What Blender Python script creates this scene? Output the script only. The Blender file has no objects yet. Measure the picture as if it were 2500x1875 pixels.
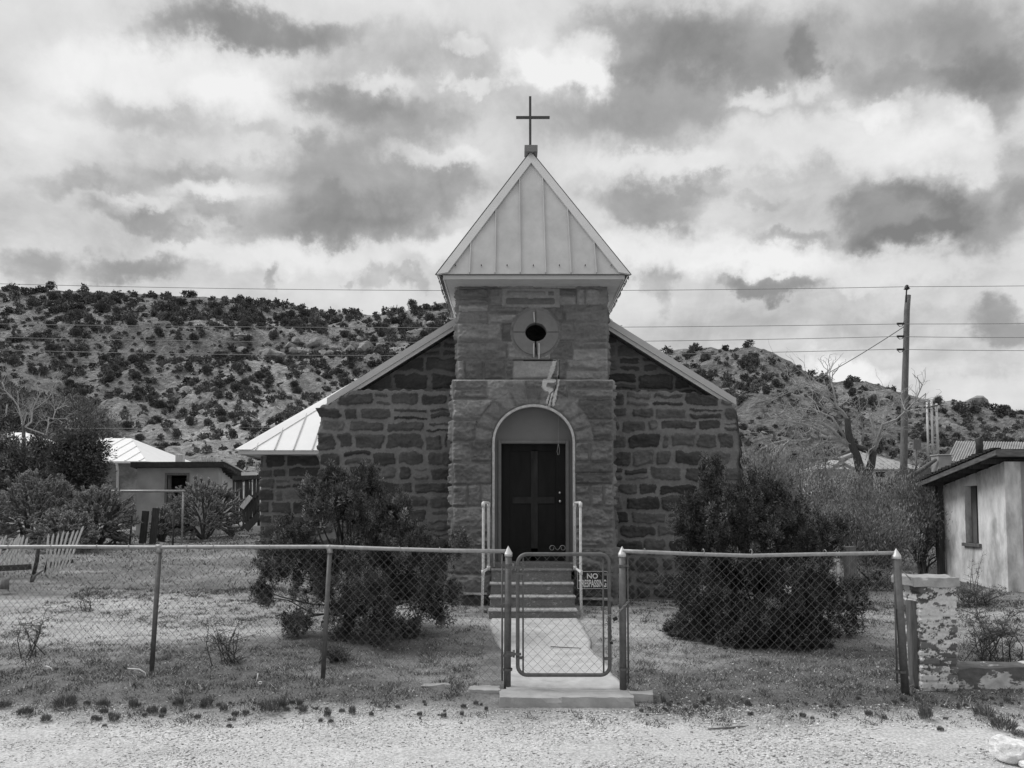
import bpy, math, random
import numpy as np
from mathutils import Vector, Matrix
R = math.radians
rng = np.random.default_rng(7)
random.seed(7)
scene = bpy.context.scene
COL = scene.collection

# ------------------------------------------------------------------ camera
F = 1850.0            # focal length in photo pixels (photo 2500 x 1875)
HC = 1.76             # eye height over the ground at the fence
PITCH = R(3.0)
HZ = 1240.0           # horizon row of the photo
CY = HZ - F*math.tan(PITCH)
cam = bpy.data.cameras.new("camera"); co = bpy.data.objects.new("camera", cam); COL.objects.link(co)
cam.sensor_width = 36; cam.sensor_fit = 'HORIZONTAL'; cam.lens = 36*F/2500
cam.shift_y = (CY-937.5)/2500
cam.clip_start = 0.1; cam.clip_end = 3000
co.location = (0, 0, HC); co.rotation_euler = (R(90)+PITCH, 0, 0)
scene.camera = co

# ------------------------------------------------------------------ exposure, sky, sun
scene.view_settings.view_transform = 'Standard'; scene.view_settings.look = 'None'
scene.view_settings.exposure = 0; scene.view_settings.gamma = 1
SUN_EL, SUN_AZ = R(50), R(-78)      # azimuth from +Y (behind the church) towards -X (left)
world = bpy.data.worlds.new("World"); scene.world = world; world.use_nodes = True
def build_sky():
    nt = world.node_tree; N = nt.nodes; L = nt.links; N.clear()
    out = N.new('ShaderNodeOutputWorld'); bg = N.new('ShaderNodeBackground'); bg.inputs[1].default_value = 0.1
    L.new(bg.outputs[0], out.inputs[0])
    def val(x, sock):
        if isinstance(x, (int, float)): sock.default_value = x
        else: L.new(x, sock)
    def M(op, a, b=0.0, c=None, clamp=False):
        n = N.new('ShaderNodeMath'); n.operation = op; n.use_clamp = clamp
        val(a, n.inputs[0]); val(b, n.inputs[1])
        if c is not None: val(c, n.inputs[2])
        return n.outputs[0]
    tc = N.new('ShaderNodeTexCoord'); sep = N.new('ShaderNodeSeparateXYZ'); L.new(tc.outputs['Generated'], sep.inputs[0])
    x, y, z = sep.outputs
    # flat cloud deck coordinates: clouds shrink towards the horizon
    zz = M('ADD', M('MAXIMUM', z, 0.0), 0.16)
    cx, cyy = M('DIVIDE', x, zz), M('DIVIDE', y, zz)
    comb = N.new('ShaderNodeCombineXYZ'); L.new(cx, comb.inputs[0]); L.new(cyy, comb.inputs[1]); 
    def noise(vec, scale, detail, rough, dist=0.0, off=(0,0,0)):
        mp = N.new('ShaderNodeMapping'); mp.inputs['Location'].default_value = off; L.new(vec, mp.inputs[0])
        n = N.new('ShaderNodeTexNoise'); n.inputs['Scale'].default_value = scale; n.inputs['Detail'].default_value = detail
        n.inputs['Roughness'].default_value = rough; n.inputs['Distortion'].default_value = dist; L.new(mp.outputs[0], n.inputs['Vector'])
        return n
    yy = M('MAXIMUM', y, 0.25)
    u0, w0 = M('DIVIDE', x, yy), M('DIVIDE', z, yy)
    dirv = tc.outputs['Generated']
    nw = noise(dirv, 4.2, 7, 0.6, 0.0, (3.1, 1.7, 0.4)); sc_ = N.new('ShaderNodeSeparateColor'); L.new(nw.outputs['Color'], sc_.inputs[0])
    nw2 = noise(dirv, 15, 6, 0.62, 0.0, (9.1, 4.7, 2.4)); sc2 = N.new('ShaderNodeSeparateColor'); L.new(nw2.outputs['Color'], sc2.inputs[0])
    wu = M('ADD', M('MULTIPLY', M('SUBTRACT', sc_.outputs[0], 0.5), 0.15), M('MULTIPLY', M('SUBTRACT', sc2.outputs[0], 0.5), 0.12))
    ww = M('ADD', M('MULTIPLY', M('SUBTRACT', sc_.outputs[1], 0.5), 0.11), M('MULTIPLY', M('SUBTRACT', sc2.outputs[1], 0.5), 0.11))
    u, w = M('ADD', u0, wu), M('ADD', w0, ww)
    front = M('MULTIPLY', M('SUBTRACT', y, 0.2), 6.0, clamp=True)
    blobs = SKY_BLOBS
    tot = None
    for (bx, by, rx, ry, a, soft) in blobs:
        U, W = (bx-1250)/F, (HZ-by)/F
        dx = M('MULTIPLY', M('SUBTRACT', u, U), F/rx); dy = M('MULTIPLY', M('SUBTRACT', w, W), F/ry)
        d2 = M('ADD', M('MULTIPLY', dx, dx), M('MULTIPLY', dy, dy))
        d = M('SQRT', d2)
        mr = N.new('ShaderNodeMapRange'); mr.interpolation_type = 'SMOOTHSTEP'
        L.new(d, mr.inputs[0]); soft = min(.95, soft*1.1+.10); mr.inputs[1].default_value = 1+soft*1.1; mr.inputs[2].default_value = 1-soft
        mr.inputs[3].default_value = 0; mr.inputs[4].default_value = a
        tot = mr.outputs[0] if tot is None else M('ADD', tot, mr.outputs[0])
    tot = M('MULTIPLY', tot, front)
    n1 = noise(comb.outputs[0], 0.8, 9, 0.60, 0.25, (5.3, 2.2, 0)); n2 = noise(comb.outputs[0], 2.6, 8, 0.6, 0.5, (1.3, 7.2, 0))
    n3 = noise(dirv, 8, 9, 0.62, 0.3, (0.3, 0.2, 5))
    dens = M('ADD', M('ADD', M('MULTIPLY', M('SUBTRACT', n1.outputs[0], 0.5), 0.55), M('MULTIPLY', M('SUBTRACT', n2.outputs[0], 0.5), 0.35)), M('MULTIPLY', M('SUBTRACT', n3.outputs[0], 0.5), 0.62))
    dens = M('ADD', M('ADD', dens, M('MULTIPLY', tot, 1.1)), 0.365)
    ramp = N.new('ShaderNodeValToRGB'); L.new(dens, ramp.inputs[0]); e = ramp.color_ramp.elements
    pts = [(0.0, 0.95), (0.15, 0.86), (0.32, 0.74), (0.46, 0.58), (0.6, 0.43), (0.8, 0.31), (1.0, 0.23)]
    e[0].position, e[1].position = pts[0][0], pts[-1][0]
    e[0].color = (pts[0][1],)*3+(1,); e[1].color = (pts[-1][1],)*3+(1,)
    for p, v in pts[1:-1]:
        k = e.new(p); k.color = (v, v, v, 1)
    # real sky behind the thin places of the deck, desaturated like the whole photograph
    sky = N.new('ShaderNodeTexSky'); sky.sky_type = 'NISHITA'; sky.sun_disc = False
    sky.sun_elevation = SUN_EL; sky.sun_rotation = -SUN_AZ if False else (SUN_AZ % (2*math.pi))
    bw = N.new('ShaderNodeRGBToBW'); L.new(sky.outputs[0], bw.inputs[0])
    # overhead deck, out of view, brightened to put more light on the ground
    over = M('MULTIPLY', M('MAXIMUM', M('SUBTRACT', z, 0.55), 0.0), 1.9)
    cl = M('MULTIPLY', M('MULTIPLY', ramp.outputs[0], 9.6), M('ADD', 1.0, over))
    # unseen sky behind the camera dimmed, so the church front gets less light
    back = M('MULTIPLY', M('MAXIMUM', M('MULTIPLY', y, -1.0), 0.0), 0.35)
    cl = M('MULTIPLY', cl, M('SUBTRACT', 1.0, back))
    tot2 = M('ADD', M('MULTIPLY', cl, 0.96), M('MULTIPLY', M('MINIMUM', bw.outputs[0], 12.0), 0.04))
    L.new(tot2, bg.inputs[0])
SKY_BLOBS = [
 (620,12,200,42,.42,.4),(370,52,60,35,.2,.5),(760,160,130,60,.2,.4),(850,215,120,55,.22,.35),(1000,235,150,50,.2,.4),(920,60,210,60,.14,.5),(1120,110,110,60,.12,.5),
 (255,250,150,38,.14,.5),(600,290,60,22,.1,.5),(880,390,200,105,.24,.3),(760,500,230,65,.2,.4),(850,535,140,48,.18,.3),(1080,430,75,60,.18,.35),(400,395,120,30,.1,.5),(560,385,130,35,.14,.5),
 (745,300,35,30,.14,.4),(170,440,130,25,.14,.5),(230,510,60,25,.14,.4),(320,535,80,22,.18,.4),(400,575,75,22,.2,.3),(480,500,80,30,.16,.4),(280,655,115,36,.26,.35),(35,655,90,38,.24,.4),(655,665,18,32,.2,.4),
 (900,680,42,36,.15,.25),(965,692,32,26,.13,.25),(828,692,16,22,.13,.3),
 (395,140,330,75,-.24,.4),(560,190,140,70,-.18,.3),(930,140,90,22,-.15,.5),(480,440,95,32,-.18,.4),(300,490,70,22,-.12,.4),(1060,345,110,30,-.22,.4),(600,610,300,40,-.2,.5),(1050,590,80,36,-.18,.3),(60,300,130,60,-.1,.5),
 (1590,70,190,90,.26,.3),(1840,80,190,90,.26,.4),(1995,110,40,60,.2,.3),(1620,240,130,100,.2,.3),(1420,270,110,50,.16,.5),(2400,60,120,120,.24,.4),(2450,170,90,90,.26,.4),(2260,150,150,35,.18,.4),(2120,60,110,60,.1,.5),
 (1300,125,75,38,-.26,.5),(1460,105,70,55,-.28,.4),(1475,165,60,35,-.2,.5),(1380,160,110,30,-.26,.4),(1390,110,150,70,-.16,.5),(1130,60,50,26,-.16,.25),(1150,160,50,22,-.2,.3),
 (2125,225,75,35,-.24,.3),(1845,195,75,35,-.24,.3),(2040,310,340,62,-.26,.4),(2380,240,60,40,-.2,.3),(1645,385,190,32,-.2,.4),(1700,600,330,48,-.24,.4),(2050,635,300,35,-.18,.4),(2000,180,40,25,-.14,.4),
 (1590,480,150,42,.24,.35),(1740,440,60,25,.16,.4),(1945,562,75,20,.22,.35),(1880,470,60,20,.1,.4),(2215,500,165,72,.36,.2),(2240,545,170,32,.2,.4),(2290,430,110,40,.16,.3),(2410,500,130,88,.26,.3),(2490,400,60,90,.2,.3),(2140,425,50,18,.12,.4),
 (1900,690,125,34,.36,.25),(1600,680,45,50,.18,.3),(1555,640,30,28,.12,.4),(2460,770,90,48,.3,.3),(2120,760,250,38,.1,.5),(2070,885,90,38,-.34,.3),(2350,860,160,30,.1,.5),(1800,800,200,36,.08,.5)]
build_sky()
sun = bpy.data.lights.new("sun", 'SUN'); sun.energy = 2.0; sun.angle = R(24); sun.color = (1, 1, 1)
so = bpy.data.objects.new("sun", sun); COL.objects.link(so)
sd = Vector((math.sin(SUN_AZ)*math.cos(SUN_EL), math.cos(SUN_AZ)*math.cos(SUN_EL), math.sin(SUN_EL)))
so.rotation_euler = sd.to_track_quat('Z', 'Y').to_euler(); so.location = (-20, 10, 40)

# ------------------------------------------------------------------ pixel ray -> point at depth Y
sp_, cp_ = math.sin(PITCH), math.cos(PITCH)
def P(px, py, Y):
    v = (CY-py)/F
    Z = Y*(sp_+v*cp_)/(cp_-v*sp_)
    d = Y*cp_+Z*sp_
    return Vector(((px-1250)/F*d, Y, Z+HC))
def ZZ(py, Y): return P(1250, py, Y).z
def XX(px, Y, py=1200): return P(px, py, Y).x

# ------------------------------------------------------------------ noise
def _h(ix, iy, iz, seed):
    n = (ix.astype(np.int64)*374761393 + iy.astype(np.int64)*668265263 + iz.astype(np.int64)*2147483647 + seed*974711) & 0xffffffff
    n = ((n ^ (n >> 13))*1274126177) & 0xffffffff
    n = ((n ^ (n >> 16))*2246822519) & 0xffffffff
    return ((n ^ (n >> 15)) & 0xffffff)/float(0xffffff)
def vnoise(x, y, z=0.0, seed=0):
    x, y, z = np.broadcast_arrays(np.asarray(x, float), np.asarray(y, float), np.asarray(z, float))
    fx, fy, fz = np.floor(x), np.floor(y), np.floor(z)
    tx, ty, tz = x-fx, y-fy, z-fz
    tx = tx*tx*(3-2*tx); ty = ty*ty*(3-2*ty); tz = tz*tz*(3-2*tz)
    r = 0
    for a in (0, 1):
        for b in (0, 1):
            for c in (0, 1):
                wgt = (tx if a else 1-tx)*(ty if b else 1-ty)*(tz if c else 1-tz)
                r = r + wgt*_h(fx+a, fy+b, fz+c, seed)
    return r*2-1
def fbm(x, y, z=0.0, seed=0, o=4, g=.5):
    s, a, f, t = 0, 1, 1, 0
    for i in range(o):
        s = s+a*vnoise(x*f, y*f, np.asarray(z)*f, seed+i*17); t += a; a *= g; f *= 2.03
    return s/t

# ------------------------------------------------------------------ materials (all grey: the photograph is black and white)
def _mat(name):
    m = bpy.data.materials.new(name); m.use_nodes = True; nt = m.node_tree
    return m, nt, nt.nodes['Principled BSDF']
def _col_chain(nt, b, src, var, nscale, bump, bscale, bdist, stretch, contrast=1.0):
    N, L = nt.nodes, nt.links
    geo = N.new('ShaderNodeTexCoord'); mp = N.new('ShaderNodeMapping'); mp.inputs['Scale'].default_value = stretch
    L.new(geo.outputs['Object'], mp.inputs[0])
    n = N.new('ShaderNodeTexNoise'); n.inputs['Scale'].default_value = nscale; n.inputs['Detail'].default_value = 6; n.inputs['Roughness'].default_value = .62
    L.new(mp.outputs[0], n.inputs['Vector'])
    mr = N.new('ShaderNodeMapRange'); L.new(n.outputs[0], mr.inputs[0]); mr.inputs[1].default_value = .3; mr.inputs[2].default_value = .7
    mr.inputs[3].default_value = 1-var; mr.inputs[4].default_value = 1+var
    mx = N.new('ShaderNodeMix'); mx.data_type = 'RGBA'; mx.blend_type = 'MULTIPLY'; mx.inputs[0].default_value = 1
    if isinstance(src, float): mx.inputs[6].default_value = (src, src, src, 1)
    else: L.new(src, mx.inputs[6])
    L.new(mr.outputs[0], mx.inputs[7]); L.new(mx.outputs[2], b.inputs['Base Color'])
    if bump > 0:
        n2 = N.new('ShaderNodeTexNoise'); n2.inputs['Scale'].default_value = bscale; n2.inputs['Detail'].default_value = 7; n2.inputs['Roughness'].default_value = .6
        L.new(mp.outputs[0], n2.inputs['Vector'])
        bp = N.new('ShaderNodeBump'); bp.inputs['Strength'].default_value = bump; bp.inputs['Distance'].default_value = bdist
        L.new(n2.outputs[0], bp.inputs['Height']); L.new(bp.outputs[0], b.inputs['Normal'])
    return n
def mat(name, base, rough=.85, var=.2, nscale=6, bump=.3, bscale=40, bdist=.01, metal=0, stretch=(1,1,1), spec=.3):
    m, nt, b = _mat(name)
    _col_chain(nt, b, float(base), var, nscale, bump, bscale, bdist, stretch)
    b.inputs['Roughness'].default_value = rough; b.inputs['Metallic'].default_value = metal; b.inputs['Specular IOR Level'].default_value = spec
    return m
def mat_attr(name, rough=.9, var=.2, nscale=18, bump=.4, bscale=60, bdist=.008, spec=.2, stretch=(1,1,1)):
    m, nt, b = _mat(name)
    at = nt.nodes.new('ShaderNodeAttribute'); at.attribute_name = 'alb'
    _col_chain(nt, b, at.outputs['Fac'], var, nscale, bump, bscale, bdist, stretch)
    b.inputs['Roughness'].default_value = rough; b.inputs['Specular IOR Level'].default_value = spec
    return m
def mat_patch(name, a, c, thr, scale, soft=.02, rough=.9, var=.2, stretch=(1,1,1), bump=.3, seedoff=0):
    """two coats: plaster or paint (a) flaked off to show c"""
    m, nt, b = _mat(name); N, L = nt.nodes, nt.links
    tc = N.new('ShaderNodeTexCoord'); mp = N.new('ShaderNodeMapping'); mp.inputs['Scale'].default_value = stretch; mp.inputs['Location'].default_value = (seedoff, seedoff*2, 0)
    L.new(tc.outputs['Object'], mp.inputs[0])
    n = N.new('ShaderNodeTexNoise'); n.inputs['Scale'].default_value = scale; n.inputs['Detail'].default_value = 8; n.inputs['Roughness'].default_value = .65
    L.new(mp.outputs[0], n.inputs['Vector'])
    mr = N.new('ShaderNodeMapRange'); L.new(n.outputs[0], mr.inputs[0]); mr.inputs[1].default_value = thr-soft; mr.inputs[2].default_value = thr+soft
    mr.inputs[3].default_value = a; mr.inputs[4].default_value = c
    _col_chain(nt, b, mr.outputs[0], var, scale*3, bump, 50, .01, stretch)
    b.inputs['Roughness'].default_value = rough; b.inputs['Specular IOR Level'].default_value = .2
    return m
M_ = {}
M_['stone'] = mat_attr('stone_and_mortar', var=.16, nscale=22, bump=.55, bscale=45, bdist=.012)
M_['brick'] = mat_attr('painted_brick', var=.15, nscale=40, bump=.5, bscale=70, bdist=.006)
M_['plaster'] = mat('grey_render_plaster', .20, var=.08, nscale=3, bump=.2, bscale=90, bdist=.003)
M_['plaster_rim'] = mat('pale_render_edge', .5, var=.25, nscale=14, bump=.3)
M_['ringstone'] = mat('smooth_cement_ring', .19, var=.12, nscale=9, bump=.25, bscale=70, bdist=.004)
M_['door'] = mat('weathered_black_door_paint', .012, rough=.75, var=.4, nscale=7, bump=.2, stretch=(1,1,.25))
M_['door_rail'] = mat('worn_door_rails', .032, rough=.8, var=.45, nscale=9, bump=.2, stretch=(1,1,.3))
M_['frame'] = mat('grey_door_frame_paint', .2, var=.12, nscale=12, bump=.15)
M_['brass'] = mat('polished_metal_knob', .6, rough=.25, metal=1, var=.05, bump=0)
M_['roof_tower'] = mat('tower_sheet_metal', .41, rough=.5, var=.13, nscale=3.5, bump=.05, bscale=8, metal=.15, stretch=(1,1,.5), spec=.4)
M_['roof_trim'] = mat('pale_metal_trim', .50, rough=.5, var=.06, nscale=3, bump=.05, metal=.1, spec=.4)
M_['roof_white'] = mat('white_sheet_metal', .82, rough=.5, var=.04, nscale=2.5, bump=.05, bscale=6, spec=.35)
M_['soffit'] = mat('pale_painted_soffit', .55, var=.1, nscale=6)
M_['foot'] = mat('dark_footing_stone', .08, var=.4, nscale=7, bump=.8)
M_['void'] = mat('unlit_interior', .02, var=.1)
M_['cross'] = mat('grey_painted_iron', .07, rough=.6, var=.15, nscale=20)
M_['concrete'] = mat('worn_concrete', .40, var=.2, nscale=5, bump=.5, bscale=35, bdist=.01)
M_['step'] = mat_patch('weathered_concrete_step', .20, .46, .62, 11, soft=.03, stretch=(1,1,2.2), var=.3)
M_['step_nose'] = mat('pale_step_nosing', .36, var=.35, nscale=13, bump=.5)
M_['white_pipe'] = mat('white_painted_pipe', .70, rough=.5, var=.15, nscale=30, bump=.1)
M_['galv'] = mat('galvanised_pipe', .33, rough=.5, metal=.35, var=.2, nscale=25, bump=.05)
M_['galv_dark'] = mat('dull_dark_pipe', .13, rough=.55, metal=.3, var=.25, nscale=18, bump=.1)
M_['wire_mesh'] = mat('chain_link_wire', .20, rough=.6, metal=.3, var=.2, bump=0)
M_['cap'] = mat('aluminium_post_cap', .55, rough=.45, metal=.3, var=.1, bump=0)
M_['chain'] = mat('steel_chain', .3, rough=.4, metal=.6, var=.2, bump=0)
M_['black'] = mat('black_enamel', .02, rough=.5, var=.1, bump=0)
M_['white'] = mat('white_sign_paint', .75, rough=.6, var=.08, bump=0)
M_['wood'] = mat('old_grey_wood', .15, var=.45, nscale=9, bump=.7, bscale=30, stretch=(5,5,.5))
M_['wood_dark'] = mat('dark_old_timber', .055, var=.4, nscale=8, bump=.6, bscale=30, stretch=(4,4,.6))
M_['wood_light'] = mat('bleached_picket_wood', .62, var=.35, nscale=9, bump=.5, bscale=30, stretch=(5,5,.5))
M_['bark'] = mat('juniper_bark', .07, var=.4, nscale=14, bump=.8, stretch=(3,3,.6))
M_['bark_pale'] = mat('bleached_dead_bark', .36, var=.35, nscale=9, bump=.6, stretch=(3,3,.6))
M_['leaf'] = mat_attr('leaf_sprays', var=.3, nscale=5, bump=0, rough=.8)
M_['adobe'] = mat_patch('stained_pale_stucco', .74, .38, .56, 2.0, soft=.09, stretch=(1,1,.4), var=.26)
M_['adobe_grey'] = mat('grey_mud_plaster', .38, var=.22, nscale=1.6, bump=.4)
M_['shutter'] = mat('grey_window_board', .13, var=.15, nscale=4, bump=.1)
M_['tar'] = mat('tar_paper_roof', .035, var=.4, nscale=8, bump=.6)
M_['fascia_old'] = mat('worn_fascia_board', .13, var=.45, nscale=5, bump=.5, stretch=(1,1,4))
M_['tin'] = mat('weathered_corrugated_tin', .33, rough=.6, var=.25, nscale=2.5, bump=.2)
M_['rock'] = mat('pale_sandstone_rock', .27, var=.4, nscale=3.0, bump=.8, bscale=6, bdist=.15)
M_['rock_w'] = mat('white_limestone', .80, var=.3, nscale=14, bump=.9, bscale=22, bdist=.03)
M_['soil'] = mat_attr('dry_ground', var=.42, nscale=45, bump=.8, bscale=90, bdist=.012)
M_['hillsoil'] = mat_attr('hill_soil_and_ledge', var=.5, nscale=.85, bump=1.0, bscale=1.1, bdist=1.8)
M_['pebble'] = mat_attr('gravel_stone', var=.12, nscale=60, bump=0)
M_['grass'] = mat_attr('dry_grass_blade', var=.1, nscale=5, bump=0)
M_['wirecable'] = mat('power_cable', .24, var=.1, bump=0)
M_['insul'] = mat('dark_insulator', .03, rough=.4, var=.1, bump=0)
M_['pvc'] = mat('white_plastic_tube', .8, rough=.4, var=.05, bump=0)

# ------------------------------------------------------------------ object helpers
def tag(o, label=None, cat=None, group=None, kind=None):
    if label: o['label'] = label
    if cat: o['category'] = cat
    if group: o['group'] = group
    if kind: o['kind'] = kind
    return o
def thing(name, label, cat, loc=(0,0,0), group=None):
    o = bpy.data.objects.new(name, None); COL.objects.link(o); o.location = loc; o.empty_display_size = .3
    return tag(o, label, cat, group)
def rootloc(p):
    v = Vector((0,0,0))
    while p is not None:
        v = v+Vector(p.location); p = p.parent
    return v
def link(name, me, parent=None, origin=None):
    o = bpy.data.objects.new(name, me); COL.objects.link(o)
    off = rootloc(parent)
    if parent is not None: o.parent = parent
    elif origin is not None:
        off = Vector(origin); o.location = off
    if off.length > 0: me.transform(Matrix.Translation(-off))
    return o
def npmesh(name, V, Fc, m, parent=None, alb=None, smooth=False, origin=None):
    """V (n,3); Fc (k,3|4) array"""
    me = bpy.data.meshes.new(name); V = np.asarray(V, np.float32); Fc = np.asarray(Fc, np.int32); k, s = Fc.shape
    me.vertices.add(len(V)); me.vertices.foreach_set('co', V.ravel())
    me.loops.add(k*s); me.loops.foreach_set('vertex_index', Fc.ravel())
    me.polygons.add(k); me.polygons.foreach_set('loop_start', np.arange(0, k*s, s, dtype=np.int32))
    try: me.polygons.foreach_set('loop_total', np.full(k, s, np.int32))
    except Exception: pass
    me.update(calc_edges=True)
    if alb is not None:
        a = me.attributes.new('alb', 'FLOAT', 'POINT'); a.data.foreach_set('value', np.asarray(alb, np.float32).ravel())
    if smooth: me.polygons.foreach_set('use_smooth', np.ones(k, bool))
    me.materials.append(m)
    return link(name, me, parent, origin)
class MB:
    def __init__(s): s.v, s.f, s.sm = [], [], []
    def add(s, vs, fs, smooth=False):
        b = len(s.v); s.v += [tuple(v) for v in vs]; s.f += [tuple(i+b for i in f) for f in fs]; s.sm += [smooth]*len(fs); return s
    def box(s, a, b, rot=None, piv=None):
        x0, y0, z0 = a; x1, y1, z1 = b
        vs = [Vector(p) for p in ((x0,y0,z0),(x1,y0,z0),(x1,y1,z0),(x0,y1,z0),(x0,y0,z1),(x1,y0,z1),(x1,y1,z1),(x0,y1,z1))]
        if rot is not None:
            piv = Vector(piv) if piv is not None else sum(vs, Vector())/8
            vs = [piv+rot@(v-piv) for v in vs]
        return s.add(vs, ((0,3,2,1),(4,5,6,7),(0,1,5,4),(1,2,6,5),(2,3,7,6),(3,0,4,7)))
    def beam(s, p, q, w, h, up=(0,0,1)):
        p, q = Vector(p), Vector(q); d = (q-p).normalized(); u = Vector(up); sd_ = d.cross(u)
        if sd_.length < 1e-4: sd_ = d.cross(Vector((1,0,0)))
        sd_.normalize(); u = sd_.cross(d).normalized()
        vs = [e+sd_*(w/2*a)+u*(h/2*b) for e in (p, q) for a, b in ((-1,-1),(1,-1),(1,1),(-1,1))]
        return s.add(vs, ((3,2,1,0),(4,5,6,7),(0,1,5,4),(1,2,6,5),(2,3,7,6),(3,0,4,7)))
    def tube(s, pts, r, n=8, cap=True, smooth=True):
        pts = [Vector(p) for p in pts]; rs = r if hasattr(r, '__len__') else [r]*len(pts)
        rings = []; prev = None
        for i, p in enumerate(pts):
            a = pts[max(i-1, 0)]; b = pts[min(i+1, len(pts)-1)]; d = (b-a).normalized()
            if prev is None:
                x = d.cross(Vector((0,0,1)))
                if x.length < .05: x = d.cross(Vector((1,0,0)))
            else: x = prev-d*prev.dot(d)
            x.normalize(); prev = x; y = d.cross(x)
            rings.append([p+(x*math.cos(2*math.pi*k/n)+y*math.sin(2*math.pi*k/n))*rs[i] for k in range(n)])
        vs = [v for rg in rings for v in rg]; fs = []
        for i in range(len(pts)-1):
            for k in range(n):
                a, b = i*n+k, i*n+(k+1) % n
                fs.append((a, b, b+n, a+n))
        if cap: fs.append(tuple(range(n-1, -1, -1))); fs.append(tuple((len(pts)-1)*n+k for k in range(n)))
        return s.add(vs, fs, smooth)
    def prism(s, poly, d):
        """poly: list of 3D points, extruded by vector d"""
        n = len(poly); d = Vector(d); vs = [Vector(p) for p in poly]+[Vector(p)+d for p in poly]
        fs = [tuple(range(n)), tuple(range(2*n-1, n-1, -1))]+[(i, i+n, (i+1) % n+n, (i+1) % n) for i in range(n)]
        return s.add(vs, fs)
    def cut(s):
        s.marks = getattr(s, 'marks', [(0, 0)])+[(len(s.v), len(s.f))]; return s
    def build_each(s, name, m, parent=None, bevel=0):
        mk = getattr(s, 'marks', [(0, 0)])
        if mk[-1] != (len(s.v), len(s.f)): mk = mk+[(len(s.v), len(s.f))]
        for (a, b), (c, d) in zip(mk[:-1], mk[1:]):
            q = MB(); q.v = s.v[a:c]; q.f = [tuple(i-a for i in f) for f in s.f[b:d]]; q.sm = s.sm[b:d]; q.build(name, m, parent, bevel)
    def build(s, name, m, parent=None, bevel=0, origin=None):
        me = bpy.data.meshes.new(name); me.from_pydata(s.v, [], s.f); me.update()
        me.polygons.foreach_set('use_smooth', np.array(s.sm, bool)); me.materials.append(m)
        import bmesh
        bm = bmesh.new(); bm.from_mesh(me); bmesh.ops.recalc_face_normals(bm, faces=bm.faces); bm.to_mesh(me); bm.free()
        o = link(name, me, parent, origin)
        if bevel:
            md = o.modifiers.new('bevel', 'BEVEL'); md.width = bevel; md.segments = 2; md.limit_method = 'ANGLE'
        return o
def interp(t, xs, ys): return np.interp(t, xs, ys)

# ------------------------------------------------------------------ terrain
GY = [-60, 5, 6.7, 7.1, 7.45, 9, 11, 12.5, 13.5, 16, 20, 25, 40, 60, 70]
GL = [-.15, -.13, -.12, -.07, 0, .09, .2, .27, .34, .54, .80, .95, 1.8, 3.06, 3.9]
GR = [-.15, -.13, -.12, -.07, 0, .05, .12, .12, .10, .12, .38, .7, 1.6, 3.06, 3.9]
def g(X, Y):
    X = np.asarray(X, float); Y = np.asarray(Y, float)
    t = np.clip((X-1)/4, 0, 1); t = t*t*(3-2*t)
    base = np.interp(Y, GY, GL)*(1-t)+np.interp(Y, GY, GR)*t
    amp = np.clip(np.interp(Y, [0, 6.6, 7.3, 20, 60], [.012, .015, .035, .07, .3]), 0, 1)
    path = np.exp(-((X-.35)/1.3)**4)*((Y > 6.8) & (Y < 12.5))
    return base+amp*(1-.85*path)*fbm(X*.7, Y*.7, 0, 3, 5)
def gz(x, y): return float(g(x, y))
SKX = [-1500, 0, 150, 300, 450, 600, 750, 850, 900, 1000, 1070, 1115, 1300, 1450, 1540, 1590, 1620, 1660, 1700, 1740, 1760, 1790, 1820, 1850, 1900, 1950, 2000, 2040, 2080, 2150, 2200, 2260, 2300, 2400, 2500, 4000]
SKY = [760, 699, 704, 709, 717, 727, 750, 760, 764, 752, 736, 732, 740, 770, 822, 843, 858, 850, 846, 841, 849, 852, 843, 842, 861, 890, 920, 932, 927, 938, 955, 972, 978, 992, 1012, 1080]
def ridge(u): return np.interp(u, [-1500, 900, 1250, 1600, 2000, 2500, 4000], [310, 310, 280, 230, 190, 165, 150])
Y0 = 60.0
def pyprof(u, s):
    """image row of the slope for azimuth u at relative distance s (0 foot .. 1 ridge)"""
    S = np.interp(u, SKX, SKY)
    e = s**.85
    # a ledge band near the top on the left
    left = np.clip((1050-u)/200, 0, 1)
    st = .04*np.tanh((s-.74-.02*np.sin(u/90.))*60)*left + .02*np.tanh((s-.5-.03*np.sin(u/140.+1))*50)*left
    e = e+st-(.04+.02)*left*np.clip((s-.6)/.4, 0, 1)+(.04+.02)*left*np.clip((.4-s)/.4, 0, 1)
    return 1200+(S-1200)*np.clip(e, 0, 1.01)
def hill_z(u, Y):
    r = ridge(u); s = (Y-Y0)/(r-Y0); sc = np.clip(s, 0, 1)
    X = (u-1250)/F*Y
    py = pyprof(u, sc)
    z = HC+(HZ-py)/F*np.minimum(Y, r)
    z = z+(sc > 0)*(fbm(X*.035, Y*.035, 0, 11, 5, .55)*7.0*np.clip(s*4, 0, 1)*np.clip((1.0-s)*3, .0, 1) + fbm(X*.25, Y*.25, 0, 12, 3)*1.3*np.clip(s*6, 0, 1)*np.clip((1.03-s)*12, .25, 1))
    z = z+(sc > 0)*fbm(X*.7, Y*.5, 0, 14, 2)*.55*np.clip(s*6, 0, 1)*np.clip((1.02-s)*20, .3, 1)
    z = z-np.clip(s-1, 0, 9)*6
    return z
def axis(lo, hi, f0, f1, fine, grow=1.12):
    a = list(np.arange(f0, f1+fine/2, fine)); st = fine; x = a[-1]
    while x < hi: st *= grow; x += st; a.append(min(x, hi))
    st = fine; x = a[0]; b = []
    while x > lo: st *= grow; x -= st; b.append(max(x, lo))
    return np.array(b[::-1]+a)
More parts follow.
